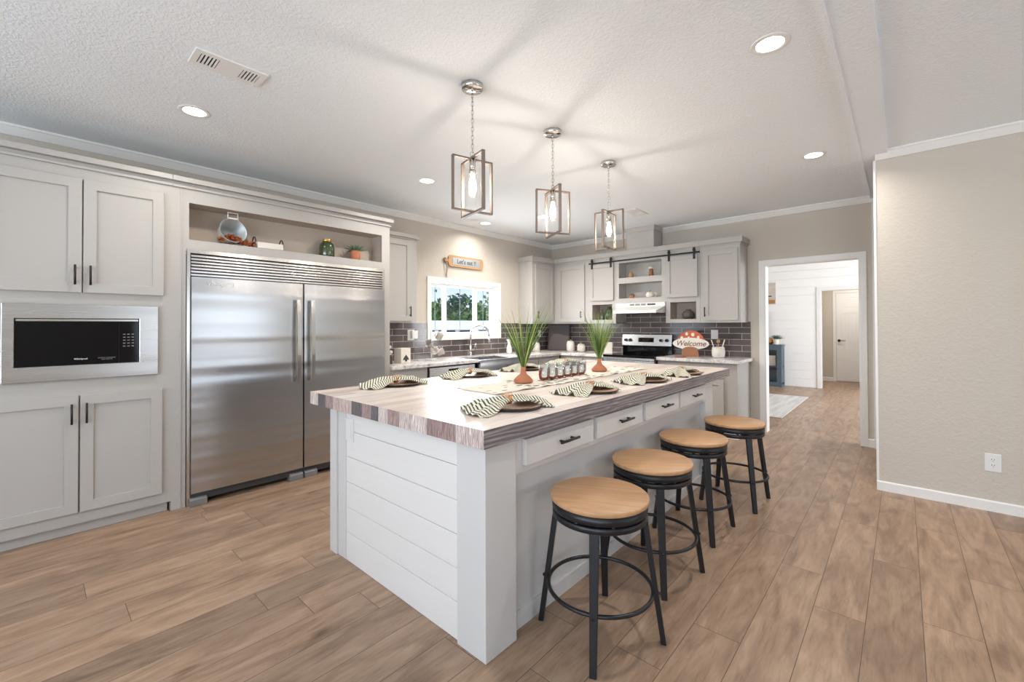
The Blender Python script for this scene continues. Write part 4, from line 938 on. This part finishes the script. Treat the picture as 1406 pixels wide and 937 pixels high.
# posts
for px0, px1, py0, py1, zb in ((-1.397, ix1, iy0, 1.385, 0), (ix0, -2.467, iy0+.002, 1.30, 0), (-1.33, ix1-.002, 3.78, iy1, 0), (ix0, -2.45, 3.85, iy1, 0)):
    mb = MB(); mb.box((px0, py0, zb), (px1, py1, zt_)); mb.build('post', M['island'], t, .002)
mb = MB(); mb.box((-2.467, iy0+.012, .0), (-2.372, iy0+.06, zt_)); mb.build('stile', M['island'], t, .002)
mb = MB(); zs = [.0, .161, .303, .446, .590, .738, zt_]
for i, (a, b_) in enumerate(zip(zs, zs[1:])): mb.box((-2.371, iy0+.014, a+.0012), (-1.398, iy0+.05, b_-.0012))
mb.build('shiplap_panel', M['ship'], t, .0012)
PIe = lambda u, w, z: (u, iy0+.014-w, z)
mb = MB(); bx(mb, PIe, -2.366, -2.285, 0, .006, .683, .808); mb.prism([PIe(u, .006, z) for u, z in rrect(-2.343, -2.308, .70, .79, .012)], (0, -.002, 0)); o_ = mb.build('outlet', M['ship'], t, .001); o_['label'] = 'white outlet cover'
mb = MB(); mb.box((-2.739, 1.165, .854), (-1.196, 4.35, .928))
for f in mb.bm.faces:
    n_ = f.normal if f.normal.length else None
    c = f.calc_center_median(); f.material_index = 0 if c.z > .92 else (2 if c.y < 1.2 or c.y > 4.3 else 1)
single('island_worktop', mb, [M['top'], M['topedge'], M['topend']], (-1.96, 2.75, .854), 'thick whitewashed plank worktop with weathered grey edge on the island', 'worktop', bevel=.0012)

# ------------------------------------------------------------------ stools
def make_stool():
    t = thing('bar_stool', (0, 0, 0), 's', 'stool', 'bar stools along the island'); H_ = .598
    mb = MB(); mb.lathe([(0, H_-.022), (.205, H_-.022), (.210, H_-.018), (.211, H_-.004), (.208, H_), (0, H_)], n=64); mb.build('seat', M['wood'], t)
    mb = MB(); mb.lathe([(.15, H_-.060), (.200, H_-.060), (.204, H_-.056), (.204, H_-.023), (.15, H_-.023)], n=56, loop=True); mb.cyl((0, 0, H_-.055), (0, 0, H_-.026), .16, n=24); mb.build('swivel_ring', M['stool'], t)
    mb = MB(); mb.lathe([(.186, H_-.092), (.199, H_-.092), (.203, H_-.088), (.203, H_-.070), (.199, H_-.066), (.186, H_-.066)], n=56, loop=True)
    mb.bar((-.19, 0, H_-.075), (.19, 0, H_-.075), .03, .012); mb.bar((0, -.19, H_-.075), (0, .19, H_-.075), .03, .012); mb.cyl((0, 0, H_-.08), (0, 0, H_-.05), .05, n=18)
    for i in range(8):
        a = i*PI/4+.39; mb.cyl((.19*math.cos(a), .19*math.sin(a), H_-.07), (.19*math.cos(a), .19*math.sin(a), H_-.058), .009, n=8)
    mb.build('seat_frame', M['stool'], t)
    for i in range(4):
        a = i*PI/2; c, s_ = math.cos(a), math.sin(a); mb = MB()
        P0 = Vector((.262*c, .262*s_, 0)); P1 = Vector((.190*c, .190*s_, H_-.085)); tn = Vector((-s_, c, 0)); rd = Vector((c, s_, 0))
        A = [P0+tn*a1*.0135+rd*b1*.011 for a1, b1 in ((-1,-1),(1,-1),(1,1),(-1,1))]; B = [P1+tn*a1*.0195+rd*b1*.011 for a1, b1 in ((-1,-1),(1,-1),(1,1),(-1,1))]
        va = [mb.bm.verts.new(p) for p in A]; vb = [mb.bm.verts.new(p) for p in B]
        for k in range(4): mb.bm.faces.new((va[k], va[(k+1)%4], vb[(k+1)%4], vb[k]))
        mb.bm.faces.new(va[::-1]); mb.bm.faces.new(vb); mb.build('leg', M['stool'], t, .002)
    mb = MB(); mb.ring((0, 0, .205), .222, .0085, 56, 10)
    for i in range(4):
        a = i*PI/2; mb.cyl((.215*math.cos(a), .215*math.sin(a), .205), (.252*math.cos(a), .252*math.sin(a), .205), .007, n=8)
    mb.build('foot_ring', M['stool'], t); return t
st = make_stool()
for i, (x, y, a, lb) in enumerate(((-.992, 1.667, -65, 'bar stool nearest the camera, round oak seat, under the first drawer'), (-1.025, 2.275, -54, 'second bar stool from the camera with round oak seat'),
                     (-1.035, 2.93, -47, 'third bar stool from the camera with round oak seat'), (-.965, 3.61, -46, 'farthest bar stool with round oak seat, nearest the doorway'))):
    if i == 0: st.location = (x, y, 0); st.rotation_euler = (0, 0, math.radians(a)); st['label'] = lb
    else: dup(st, (x, y, 0), math.radians(a), lb)

# ------------------------------------------------------------------ island table settings
ZI = .9285
def make_plate():
    mb = MB(); mb.lathe([(0, .001), (.095, .001), (.138, .010), (.142, .013), (.140, .017), (.135, .0165), (.095, .007), (0, .007)], n=48)
    for f in mb.bm.faces:
        c = f.calc_center_median(); r_ = math.hypot(c.x, c.y)
        f.material_index = 1 if (r_ > .136 or c.z < .0055 and r_ > .09) else 0
    o = mb.build('charger_plate', [M['plate'], M['platerim']]); return tag(o, 'p', 'plate', 'charger plates on the island')
def make_napkin(seed, mirror=1):
    random.seed(seed)
    t = thing('napkin', (0, 0, 0), 'n', 'napkin', 'striped napkins on the plates')
    mb = MB(); uvl = mb.bm.loops.layers.uv.new('UVMap'); NV, NU = 40, 28; g = []
    ph = [random.uniform(0, 6.28) for _ in range(4)]
    for j in range(NV+1):
        v = -1+2*j/NV; s_ = abs(v); wd = .020+.118*(s_**.7)*(1 if v < 0 else .85); row = []
        L = .27 if v < 0 else .20
        for i in range(NU+1):
            u = -1+2*i/NU
            end = 1 - .30*abs(u)**1.5*(1 if v < 0 else .6) + .08*math.sin(3*u+ph[2])
            y = v*L*(end if s_ > .5 else 1-(1-end)*s_*2)
            fold = .010*math.sin(u*9+ph[0]+v*2.5)*(.5+.5*(1-abs(u)))+.006*math.sin(u*17+ph[1]+v*3)+.004*math.sin(v*11+u*4)
            h = .024*(1-abs(u)**2)*(1-.65*s_)+.016*(1-s_)
            x = wd*u*mirror + .03*v*v*math.sin(ph[3])
            r_ = math.hypot(x, y); rim = .019 if r_ < .145 else max(.003, .019-(r_-.145)*.35)
            row.append((Vector((x, y, rim+max(0, h+fold*(.4+s_)))), (u*.5+.5, v*.5+.5)))
        g.append(row)
    V = [[mb.bm.verts.new(q[0]) for q in row] for row in g]
    for j in range(NV):
        for i in range(NU):
            f = mb.bm.faces.new((V[j][i], V[j][i+1], V[j+1][i+1], V[j+1][i])); f.smooth = True
            for lp, (jj, ii) in zip(f.loops, ((j, i), (j, i+1), (j+1, i+1), (j+1, i))): lp[uvl].uv = g[jj][ii][1]
    c = mb.build('cloth', M['cloth'], t); so = c.modifiers.new('thickness', 'SOLIDIFY'); so.thickness = .002
    mb = MB(); mb.lathe([(.021, -.012), (.0235, -.012), (.0235, .012), (.021, .012)], (0, 0, .038), 24, M_=Matrix.Rotation(PI/2, 3, 'X'), loop=True)
    mb.prism([(-.006, -.036, .050), (.020, -.012, .050), (.006, .036, .050), (-.020, .012, .050)], (0, 0, .012)); mb.build('ring', M['copper'], t, .002)
    return t
p0 = make_plate(); naps = [make_napkin(11), make_napkin(12, -1), make_napkin(14)]
used = [False]*3
rows = (('window side', -2.565, ((1.70, 84), (2.38, 78), (3.05, 96), (3.72, 80))), ('stool side', -1.43, ((1.60, 76), (2.31, 86), (2.97, 80), (3.60, 95))))
ordn = ('nearest', 'second', 'third', 'farthest'); first = True
for side, x, L in rows:
    for k, (y, a) in enumerate(L):
        xx = x+(.03*k if x > -2 else .0)
        lb = 'round copper charger plate with dark rim, %s on the %s of island' % (ordn[k], side)
        if first: p0.location = (xx, y, ZI); p0['label'] = lb; first = False
        else: q = dup(p0, (xx, y, ZI), 0, lb)
        w = (k+(0 if x < -2 else 1)) % 3
        lb = 'green striped napkin in copper ring, %s on the %s of island' % (ordn[k], side)
        rz = math.radians(a-90)
        if not used[w]: naps[w].location = (xx-.02, y-.02, ZI); naps[w].rotation_euler = (0, 0, rz); naps[w]['label'] = lb; used[w] = True
        else: dup(naps[w], (xx-.02, y-.02, ZI), rz, lb)
# runner
mb = MB(); NX, NY = 10, 60; V = []
for j in range(NY+1):
    row = []
    for i in range(NX+1):
        u, v = i/NX, j/NY; x = -2.108+u*.36+.006*math.sin(v*40+u)*(abs(u-.5)*2)**3; y = 1.815+v*2.0
        z = ZI+.0012+max(0, .006*math.sin(v*55+1))*(1 if i in (0, NX) else 0)+max(0, .0015*math.sin(v*23+u*5))
        row.append(mb.bm.verts.new((x, y, z)))
    V.append(row)
for j in range(NY):
    for i in range(NX): f = mb.bm.faces.new((V[j][i], V[j][i+1], V[j+1][i+1], V[j+1][i])); f.smooth = True
o = single('table_runner', mb, M['runner'], (-1.93, 2.8, ZI), 'cream table runner with leaf print down the middle of island', 'table runner')
so = o.modifiers.new('thickness', 'SOLIDIFY'); so.thickness = .0015; so.offset = 1
ZR = ZI+.0045
def grass_vase(cx, cy, label, seed, n=105):
    t = thing('grass_vase', (cx, cy, ZR), label, 'plant'); random.seed(seed)
    mb = MB(); mb.lathe([(0, 0), (.058, 0), (.068, .010), (.066, .022), (.045, .045), (.024, .062), (.017, .085), (.018, .112), (.014, .112), (.013, .085), (0, .08)], (cx, cy, ZR), 32); mb.build('vase', M['terra'], t)
    for nm, mk, cnt in (('grass_blades', 'grass1', n//2), ('light_blades', 'grass2', n//4), ('dark_blades', 'grass3', n//3)):
        mb = MB()
        for i in range(cnt):
            a = random.random()*2*PI; lean = random.random()**.7*(.42 if mk != 'grass3' else .34); L = random.uniform(.30, .50) if mk != 'grass3' else random.uniform(.2, .40)
            d = Vector((math.cos(a)*lean, math.sin(a)*lean, 1)).normalized(); tn = Vector((math.cos(random.random()*6.28), math.sin(random.random()*6.28), 0))
            p = Vector((cx+math.cos(a)*.006, cy+math.sin(a)*.006, ZR+.10)); bend = Vector((math.cos(a), math.sin(a), -.25))*random.uniform(.0, .10)
            prev = None; w0 = random.uniform(.0026, .0044)
            for k in range(7):
                s_ = k/6; c = p+d*L*s_+bend*s_*s_; w = w0*(1-s_**2)+.0002
                cur = (mb.bm.verts.new(c-tn*w), mb.bm.verts.new(c+tn*w))
                if prev: mb.bm.faces.new((prev[0], prev[1], cur[1], cur[0]))
                prev = cur
        o = mb.build(nm, M[mk], t, recalc=False); o['kind'] = 'stuff'
    return t
grass_vase(-1.965, 2.30, 'tall grass in terracotta bottle vase at near end of the runner', 1)
grass_vase(-1.955, 3.30, 'tall grass in terracotta bottle vase at far end of the runner', 2)
# glass caddy
t = thing('glass_caddy', (-1.93, 2.76, ZR), 'reddish clay rack with curved arms holding six tumblers', 'rack')
gy = [2.515+.098*i for i in range(6)]
for i in range(6):
    mb = MB(); y = gy[i]
    pts = [(0, y-.044, .078), (0, y-.050, .066), (0, y-.053, .045), (0, y-.046, .018), (0, y-.02, .008), (0, y+.02, .008), (0, y+.046, .018), (0, y+.053, .045), (0, y+.050, .066), (0, y+.044, .078)]
    for p, q in zip(pts, pts[1:]):
        mb.bar((-1.945, p[1], ZR+p[2]), (-1.945, q[1], ZR+q[2]), .034, .010, (1, 0, 0)) if False else mb.cyl((-1.945, p[1], ZR+p[2]), (-1.945, q[1], ZR+q[2]), .0098, n=10)
    mb.cyl((-1.895, y, ZR+.004), (-1.99, y, ZR+.004), .0035, n=6)
    mb.build('cradle', M['redwood'], t)
g0 = None
for i, y in enumerate(gy):
    lb = ['tumbler nearest the front vase in the clay rack', 'second clear tumbler from the front in the clay rack', 'third clear tumbler from the front in the clay rack', 'fourth clear tumbler from the front in the clay rack', 'fifth clear tumbler from the front in the clay rack', 'clear tumbler at the far end of the clay rack'][i]
    if g0 is None:
        mb = MB(); mb.lathe([(0, 0), (.033, 0), (.038, .012), (.040, .095), (.0375, .095), (.0355, .014), (0, .008)], n=28); g0 = mb.build('drinking_glass', M['tumbler']); tag(g0, lb, 'glass', 'tumblers in the clay rack'); g0.location = (-1.945, y, ZR+.018)
    else: dup(g0, (-1.945, y, ZR+.018), 0, lb)

# ------------------------------------------------------------------ pendants
def pendant(x, y, ang, label):
    t = thing('pendant_lamp', (x, y, 1.98), label, 'pendant lamp', 'pendants over the island')
    mb = MB(); mb.lathe([(0, ZC-.028), (.058, ZC-.028), (.063, ZC-.024), (.063, ZC-.001), (0, ZC-.001)], (x, y, 0), 32); mb.cyl((x, y, ZC-.05), (x, y, ZC-.028), .006, n=8); mb.build('canopy', M['chrome'], t)
    mb = MB(); z = ZC-.045; i = 0
    while z > 2.335:
        P_ = []; a0 = PI/2*(i % 2)+.4
        for k in range(12):
            b_ = 2*PI*k/12; h = .0075*math.cos(b_); P_.append((x+h*math.cos(a0), y+h*math.sin(a0), z-.014+.016*math.sin(b_)))
        mb.tube(P_, .0016, 5, True); z -= .0245; i += 1
    mb.tube([(x, y, ZC-.04), (x, y, 2.30)], .0012, 4); mb.build('chain', M['nickel'], t)
    mb = MB(); mb.ring((x, y, 2.318), .016, .0025, 20, 6, 'X'); mb.build('loop', M['nickel'], t)
    R = .125; w, th = .020, .010; z0, z1 = 1.99, 2.290
    for k in range(2):
        a = math.radians(ang)+k*PI/2; d = Vector((math.cos(a), math.sin(a), 0)); n_ = Vector((-d.y, d.x, 0)); c = Vector((x, y, 0)); mb = MB()
        dz = .0105 if k else 0
        for s_ in (-1, 1): mb.bar(c+d*R*s_+Vector((0,0,z0-dz)), c+d*R*s_+Vector((0,0,z1+dz)), w, th, d)
        mb.bar(c-d*(R+th/2)+Vector((0,0,z1+dz)), c+d*(R+th/2)+Vector((0,0,z1+dz)), w, th); mb.bar(c-d*(R+th/2)+Vector((0,0,z0-dz)), c+d*(R+th/2)+Vector((0,0,z0-dz)), w, th)
        mb.build('frame', M['lantern'], t, .001)
    mb = MB(); mb.cyl((x, y, 2.22), (x, y, 2.292), .018, n=16); mb.cyl((x, y, 2.205), (x, y, 2.225), .021, n=16); mb.build('socket', M['nickel'], t)
    mb = MB(); mb.lathe([(.046, 2.01), (.046, 2.255)], (x, y, 0), 28); sh = mb.bm.faces
    for f in [f for f in mb.bm.faces if len(f.verts) > 4]: mb.bm.faces.remove(f)
    mb.build('glass_cylinder', M['bulbglass'], t)
    mb = MB(); mb.lathe([(0, 2.095), (.012, 2.098), (.021, 2.115), (.023, 2.135), (.018, 2.165), (.011, 2.19), (.010, 2.205)], (x, y, 0), 20); mb.build('bulb', M['bulb'], t)
    for a in range(4):
        an = math.radians(ang)+PI/4+a*PI/2
    l = bpy.data.lights.new('bulb_light', 'POINT'); l.energy = BULB_POWER; l.color = (1, .91, .81); l.shadow_soft_size = .020
    lo = bpy.data.objects.new('bulb_light', l); lo.location = (0, 0, .15); C.objects.link(lo); lo.parent = t; lo['label'] = 'light of the bulb'
    return t
M['bulb'].node_tree  # the bulb mesh glows; its point light sits inside it
pendant(-1.834, 1.704, 75.4, 'pendant lamp of crossed bronze frames nearest the camera')
pendant(-1.845, 2.492, 59.5, 'middle pendant lamp of crossed bronze frames over the island')
pendant(-1.850, 3.295, 96, 'farthest pendant lamp of crossed bronze frames, before the range')

# ------------------------------------------------------------------ ceiling fittings
for x, y, lb in ((-3.375, .704, 'glowing recessed ceiling light at left above pantry cabinet and vent'), (-3.365, 2.533, 'glowing recessed ceiling light left of first pendant, over the refrigerator'), (-3.385, 4.371, 'glowing recessed ceiling light behind the middle pendant'),
                 (-.474, 2.441, 'large glowing recessed ceiling light at top right'), (-.529, 4.29, 'glowing recessed ceiling light at right toward the doorway'), (-4.18, 4.12, 'glowing recessed ceiling light above the sink window')):
    t = thing('recessed_light', (x, y, ZC), lb, 'ceiling light', 'recessed ceiling lights')
    mb = MB(); mb.lathe([(.062, ZC-.004), (.085, ZC-.004), (.088, ZC-.001), (.062, ZC-.0005)], (x, y, 0), 36, loop=True)
    mb.build('trim_ring', M['trim'], t)
    mb = MB(); mb.cyl((x, y, ZC-.003), (x, y, ZC-.0008), .066, n=32); mb.build('lens', M['can'], t)
    l = bpy.data.lights.new('can_light', 'AREA'); l.shape = 'DISK'; l.size = .12; l.energy = CAN_POWER*(.6 if x < -4 else 2.6 if y > 4 and x < -3 else .6 if y < 1 else 1); l.color = (1, .95, .88); l.spread = math.radians(150)
    lo = bpy.data.objects.new('can_light', l); lo.location = (0, 0, -.008); C.objects.link(lo); lo.parent = t; lo['label'] = 'light of the fitting'
def vent(name, x0, x1, y0, y1, label, along):
    t = thing(name, ((x0+x1)/2, (y0+y1)/2, ZC), label, 'ceiling vent')
    PV = lambda u, w, z: (z, u, ZC-.0005-w)
    gy0, gy1, gx0, gx1 = y0+.03, y1-.03, x0+.035, x1-.035
    k = (gy1-gy0)*.30
    holes = [(gy0, gy0+k, gx0, gx1), (gy1-k, gy1, gx0, gx1)] if along else [(gy0, (gy0+gy1)/2-.01, gx0, gx1), ((gy0+gy1)/2+.01, gy1, gx0, gx1)]
    mb = MB(); mb.slab(PV, y0, y1, x0, x1, holes, 0, .008); mb.build('frame', M['trim'], t, .002)
    mb = MB(); mb.box((gx0, gy0, ZC-.003), (gx1, gy1, ZC-.001)); mb.build('cavity', M['slot'], t)
    for h in holes:
        mb = MB(); n = 5
        for i in range(n):
            y = h[0]+(h[1]-h[0])*(i+.5)/n; mb.box((h[2], y-.004, ZC-.0095), (h[3], y+.004, ZC-.003))
        mb.build('louvres', M['trim'], t)
vent('air_vent', -2.755, -2.585, .545, .875, 'white ceiling air vent at upper left above the pantry', True)
vent('air_vent', -2.51, -2.335, 4.80, 5.13, 'small ceiling air vent near the vent chase', False)

# ------------------------------------------------------------------ living room beyond the doorway
YW = 11.04; HD = (-1.272, -.30, -1, 2.046)
def PW(u, w, z): return (u, YW-w, z)
mb = MB(); mb.slab(PW, XL, 4.6, 0, 2.9, [HD], -.12, -.012)
struct('wall_far', mb, M['shipw'])
mb = MB(); z = 0; i = 0
while z < 2.9:
    z2 = min(2.9, z+.178)
    if z2 <= HD[3]: mb.box(PW(XL, -.012, z+.002), PW(HD[0]-.001, 0, z2-.002)); mb.box(PW(HD[1], -.012, z+.002), PW(4.5, 0, z2-.002))
    elif z < HD[3]: mb.slab(PW, XL, 4.5, z+.002, z2-.002, [(HD[0], HD[1], 0, HD[3])], -.0119, 0)
    else: mb.box(PW(XL, -.012, z+.002), PW(4.5, 0, z2-.002))
    z = z2
struct('wall_shiplap', mb, M['shipw'])
mb = MB(); mb.slab(PW, HD[0]-.065, HD[1]+.065, 0, HD[3]+.065, [(HD[0], HD[1], -1, HD[3])], 0, .016); mb.slab(PW, HD[0], HD[1], 0, HD[3], [(HD[0]+.012, HD[1]-.012, -1, HD[3]-.012)], -.12, .01); struct('trim_9', mb, M['trim'])
mb = MB(); mb.box((-4.7, YB+.1, 0), (XL, 13.2, 2.95)); struct('wall_living_left', mb, M['shipw'])
PR2 = lambda u, w, z: (3.0+w, u, z)
mb = MB(); mb.slab(PR2, YB+.12, 11.04, 0, 2.95, [(7.0, 10.4, .4, 2.5)], 0, .12); struct('wall_living_right', mb, M['shipw'])
mb = MB(); mb.box((-2.2, 12.62, 0), (.6, 12.72, 2.6)); mb.box((-2.2, 11.16, 0), (-2.1, 12.62, 2.6)); mb.box((.5, 11.16, 0), (.6, 12.62, 2.6)); struct('wall_hall', mb, M['wall'])
mb = MB(); mb.box((-2.2, 11.16, 2.5), (.6, 12.7, 2.56)); struct('ceiling_hall', mb, M['ceiling'])
PH = lambda u, w, z: (u, 12.62-w, z)
base('baseboard_hall', PH, -2.1, -1.215, .09)
mb = MB(); mb.slab(PH, -1.215, -.28, 0, 2.12, [(-1.155, -.34, -1, 2.06)], 0, .016); struct('trim_10', mb, M['trim'], .002)
mb = MB(); dpan = [(-1.05, -.445, 1.70, 1.95), (-1.05, -.445, .25, 1.58)]
mb.slab(PH, -1.15, -.345, .02, 2.055, dpan, .002, .012); bx(mb, PH, -1.06, -.435, .002, .006, .24, 1.96)
for i in range(9): bx(mb, PH, -1.045+i*.0667, -.985+i*.0667, .006, .0085, .255, 1.575)
bx(mb, PH, -1.02, -.475, .006, .010, 1.73, 1.92)
dr = struct('door_1', mb, M['trim'], .0015); ORG[dr.name] = Vector((0,0,0))
mb = MB(); mb.cyl(PH(-1.10, .012, .955), PH(-1.10, .022, .955), .03, n=20); mb.cyl(PH(-1.10, .02, .955), PH(-1.10, .06, .955), .010, n=10); mb.cyl(PH(-1.10, .056, .955), PH(-.98, .056, .955), .009, .007, 10); mb.build('door_handle', M['black'], dr)
# console, tv, plant, picture, rug
t = thing('console_cabinet', (-2.6, 10.88, 0), 'slate blue media console with glass doors against the shiplap wall', 'cabinet')
mb = MB(); cx0, cx1, cy0, cy1 = -3.4, -1.925, 10.72, 11.03
mb.slab(lambda u, w, z: (u, cy0+.02-w, z), cx0, cx1, .0, .86, [(cx1-.43, cx1-.09, .10, .78), (cx1-.85, cx1-.51, .10, .78), (cx1-1.30, cx1-.95, .10, .78)], 0, .02)
mb.box((cx0, cy0+.02, 0), (cx0+.025, cy1, .86)); mb.box((cx1-.025, cy0+.02, 0), (cx1, cy1, .86)); mb.box((cx0, cy1-.02, 0), (cx1, cy1, .86)); mb.box((cx0, cy0+.02, .05), (cx1, cy1, .08)); mb.box((cx0, cy0+.02, .42), (cx1, cy1, .44))
mb.box((cx0-.01, cy0-.01, .86), (cx1+.01, cy1, .90)); mb.build('body', M['blue'], t)
for a in (cx1-.44, cx1-.86, cx1-1.31):
    mb = MB(); mb.box((a, cy0-.004, .09), (a+.36, cy0-.001, .79)); d = mb.build('glass_door', M['glass'], t)
    mb = MB(); mb.cyl((a+.03, cy0-.02, .40), (a+.03, cy0-.02, .50), .006, n=8); mb.build('handle', M['black'], d)
mb = MB(); mb.box((-2.34, 10.80, .442), (-2.05, 10.98, .66)); single('storage_box', mb, M['cream'], (-2.2, 10.88, .442), 'pale box on the middle shelf inside the blue console', 'box', bevel=.004)
t = thing('television', (-2.75, 10.95, .9), 'black flat television standing on the blue console', 'television')
mb = MB(); mb.box((-3.35, 10.94, .98), (-2.215, 10.97, 1.63)); mb.build('panel', M['tv'], t, .004)
mb = MB(); mb.box((-3.0, 10.88, .901), (-2.6, 11.0, .912)); mb.box((-2.85, 10.945, .91), (-2.75, 10.965, .99)); mb.build('stand', M['black'], t)
t = agave(-2.03, 10.78, .901, 'potted_plant', 'leafy plant in pale round pot on the blue console', .055, .12, 30, .15, 'cream', 'agave')
mb = MB(); mb.lathe([(0, 0), (.05, 0), (.085, .05), (.08, .10), (.03, .14), (0, .14)], (-2.17, 10.85, .902)); single('copper_vase', mb, M['copper'], (-2.17, 10.85, .901), 'round copper vase behind plant on the blue console', 'vase')
t = thing('wall_picture', (-2.4, 11.02, 2.0), 'unframed abstract landscape canvas hanging on the shiplap wall', 'picture')
mb = MB(); mb.box((-2.75, 11.0, 1.79), (-2.072, 11.038, 2.255)); mb.build('canvas', M['canvas'], t, .002)
mb = MB(); mb.box((-2.75, 10.9985, 1.80), (-2.09, 10.9998, 1.88)); mb.build('foreground', M['copper'], t)
mb = MB(); mb.box((-2.7, 10.9975, 1.95), (-2.15, 10.9990, 1.975)); mb.box((-2.5, 10.9975, 1.90), (-2.2, 10.9990, 1.912)); mb.build('dark_stroke', M['ink'], t)
mb = MB(); mb.box((-3.6, 7.13, .001), (-1.285, 9.48, .012)); single('area_rug', mb, M['rug'], (-2.4, 8.3, 0), 'pale striped rug on the living room floor beyond the doorway', 'rug', bevel=.003)

# ------------------------------------------------------------------ outside the sink window
mb = MB(); mb.box((-160, -60, -.95), (60, 140, -.85)); mb.box((-60, -60, -1), (-59, -59, -.95)); o = struct('ground', mb, M['gravel'])
def at(yx, depth, z=0):   # azimuth given as y per unit of -x
    k = depth/(.669+.743*yx); return Vector((-k, k*yx, z))
def tree(yx, depth, h, w, pine, label, seed):
    p = at(yx, depth, -.85); random.seed(seed); t = thing('pine_tree' if pine else 'leafy_tree', p, label, 'tree', 'trees beyond the sink window')
    mb = MB(); mb.cyl(p, p+Vector((0, 0, h*.8)), .18, .06, 8); mb.build('trunk', M['trunk'], t)
    mb = MB()
    blobs = [(Vector((random.uniform(-1, 1)*w*.33, random.uniform(-1, 1)*w*.33, h*random.uniform(.30, .88))), w*random.uniform(.18, .34)) for _ in range(16 if pine else 20)]
    for c, r_ in blobs:
        if pine: c.x *= 1.25-c.z/h*.7; c.y *= 1.25-c.z/h*.7
        for _ in range(85):
            d = Vector((random.gauss(0,1), random.gauss(0,1), random.gauss(0,.7))).normalized()*r_*random.random()**.35; q = p+c+d
            a = Vector((random.uniform(-1,1), random.uniform(-1,1), random.uniform(-1,1))).normalized(); b_ = a.orthogonal().normalized(); s_ = random.uniform(.12, .28)
            mb.face([q-a*s_, q-b_*s_*.6, q+a*s_, q+b_*s_*.6])
    o = mb.build('foliage', M['fol2' if pine else 'fol1'], t, recalc=False); return t
for i, (yx, d, h, w, pn, lb) in enumerate(((.775, 52, 5.4, 3.6, False, 'leafy green tree seen in left sash of sink window'), (.825, 66, 5.0, 3.6, True, 'dark pine behind the left window post'), (.868, 50, 5.8, 4.2, True, 'broad tall pine left of centre in sink window'),
        (.915, 60, 5.8, 4.4, True, 'pine right of centre in the middle window pane'), (.955, 72, 5.0, 4.2, False, 'low leafy tree at the right window post'), (.98, 52, 4.6, 3.0, True, 'pine in the left half of right sash'), (1.03, 62, 5.4, 4.0, False, 'leafy tree at the right edge of sink window'),
        (.72, 60, 5.2, 4.0, False, 'leafy tree at far left edge of sink window'))):
    tree(yx, d, h, w, pn, lb, 20+i)
random.seed(60); mb = MB(); pa, pb = at(.66, 42, -.85), at(1.12, 42, -.85)
for _ in range(4200):
    p = pa.lerp(pb, random.random()); d = Vector((random.gauss(0, .8), random.gauss(0, .8), abs(random.gauss(.5, .8))*1.7*(1+.3*math.sin(p.y*1.1)))); q = p+d
    a = Vector((random.uniform(-1,1), random.uniform(-1,1), random.uniform(-1,1))).normalized(); b_ = a.orthogonal().normalized(); mb.face([q-a*.25, q-b_*.17, q+a*.25, q+b_*.17])
tag(single('hedge', mb, M['fol1'], pa, 'continuous low green hedge below the trees outside the sink window', 'hedge'), None, kind='stuff')
t = thing('mobile_home', at(.86, 26, -.85), 'long low pale house with white roof outside the sink window', 'house')
A = at(.66, 24, -.85); B = at(1.10, 27, -.85); dv = (B-A).normalized(); nv = Vector((-dv.y, dv.x, 0)); nv = nv if nv.x < 0 else -nv
mb = MB(); mb.prism([A, B, B+nv*5, A+nv*5], (0, 0, 2.03)); mb.build('walls', M['siding'], t)
mb = MB(); zz = Vector((0, 0, 2.03)); e_ = nv*-.3; mb.prism([A+e_+zz, A+nv*2.5+zz+Vector((0,0,.5)), A+nv*5.3+zz, A+nv*5.3+zz-Vector((0,0,.08)), A+e_+zz-Vector((0,0,.08))], B-A); mb.build('roof', M['roof'], t)
for i in range(9):
    s_ = A+dv*(1+i*1.25); mb = MB(); q = s_-nv*.02+Vector((0, 0, 1.74)); mb.prism([q, q+dv*1.0, q+dv*1.0+Vector((0,0,.24)), q+Vector((0,0,.24))], -nv*.03); mb.build('window', M['dark'], t)  # dark strips painted as the carport shadow below the eave, not glazing
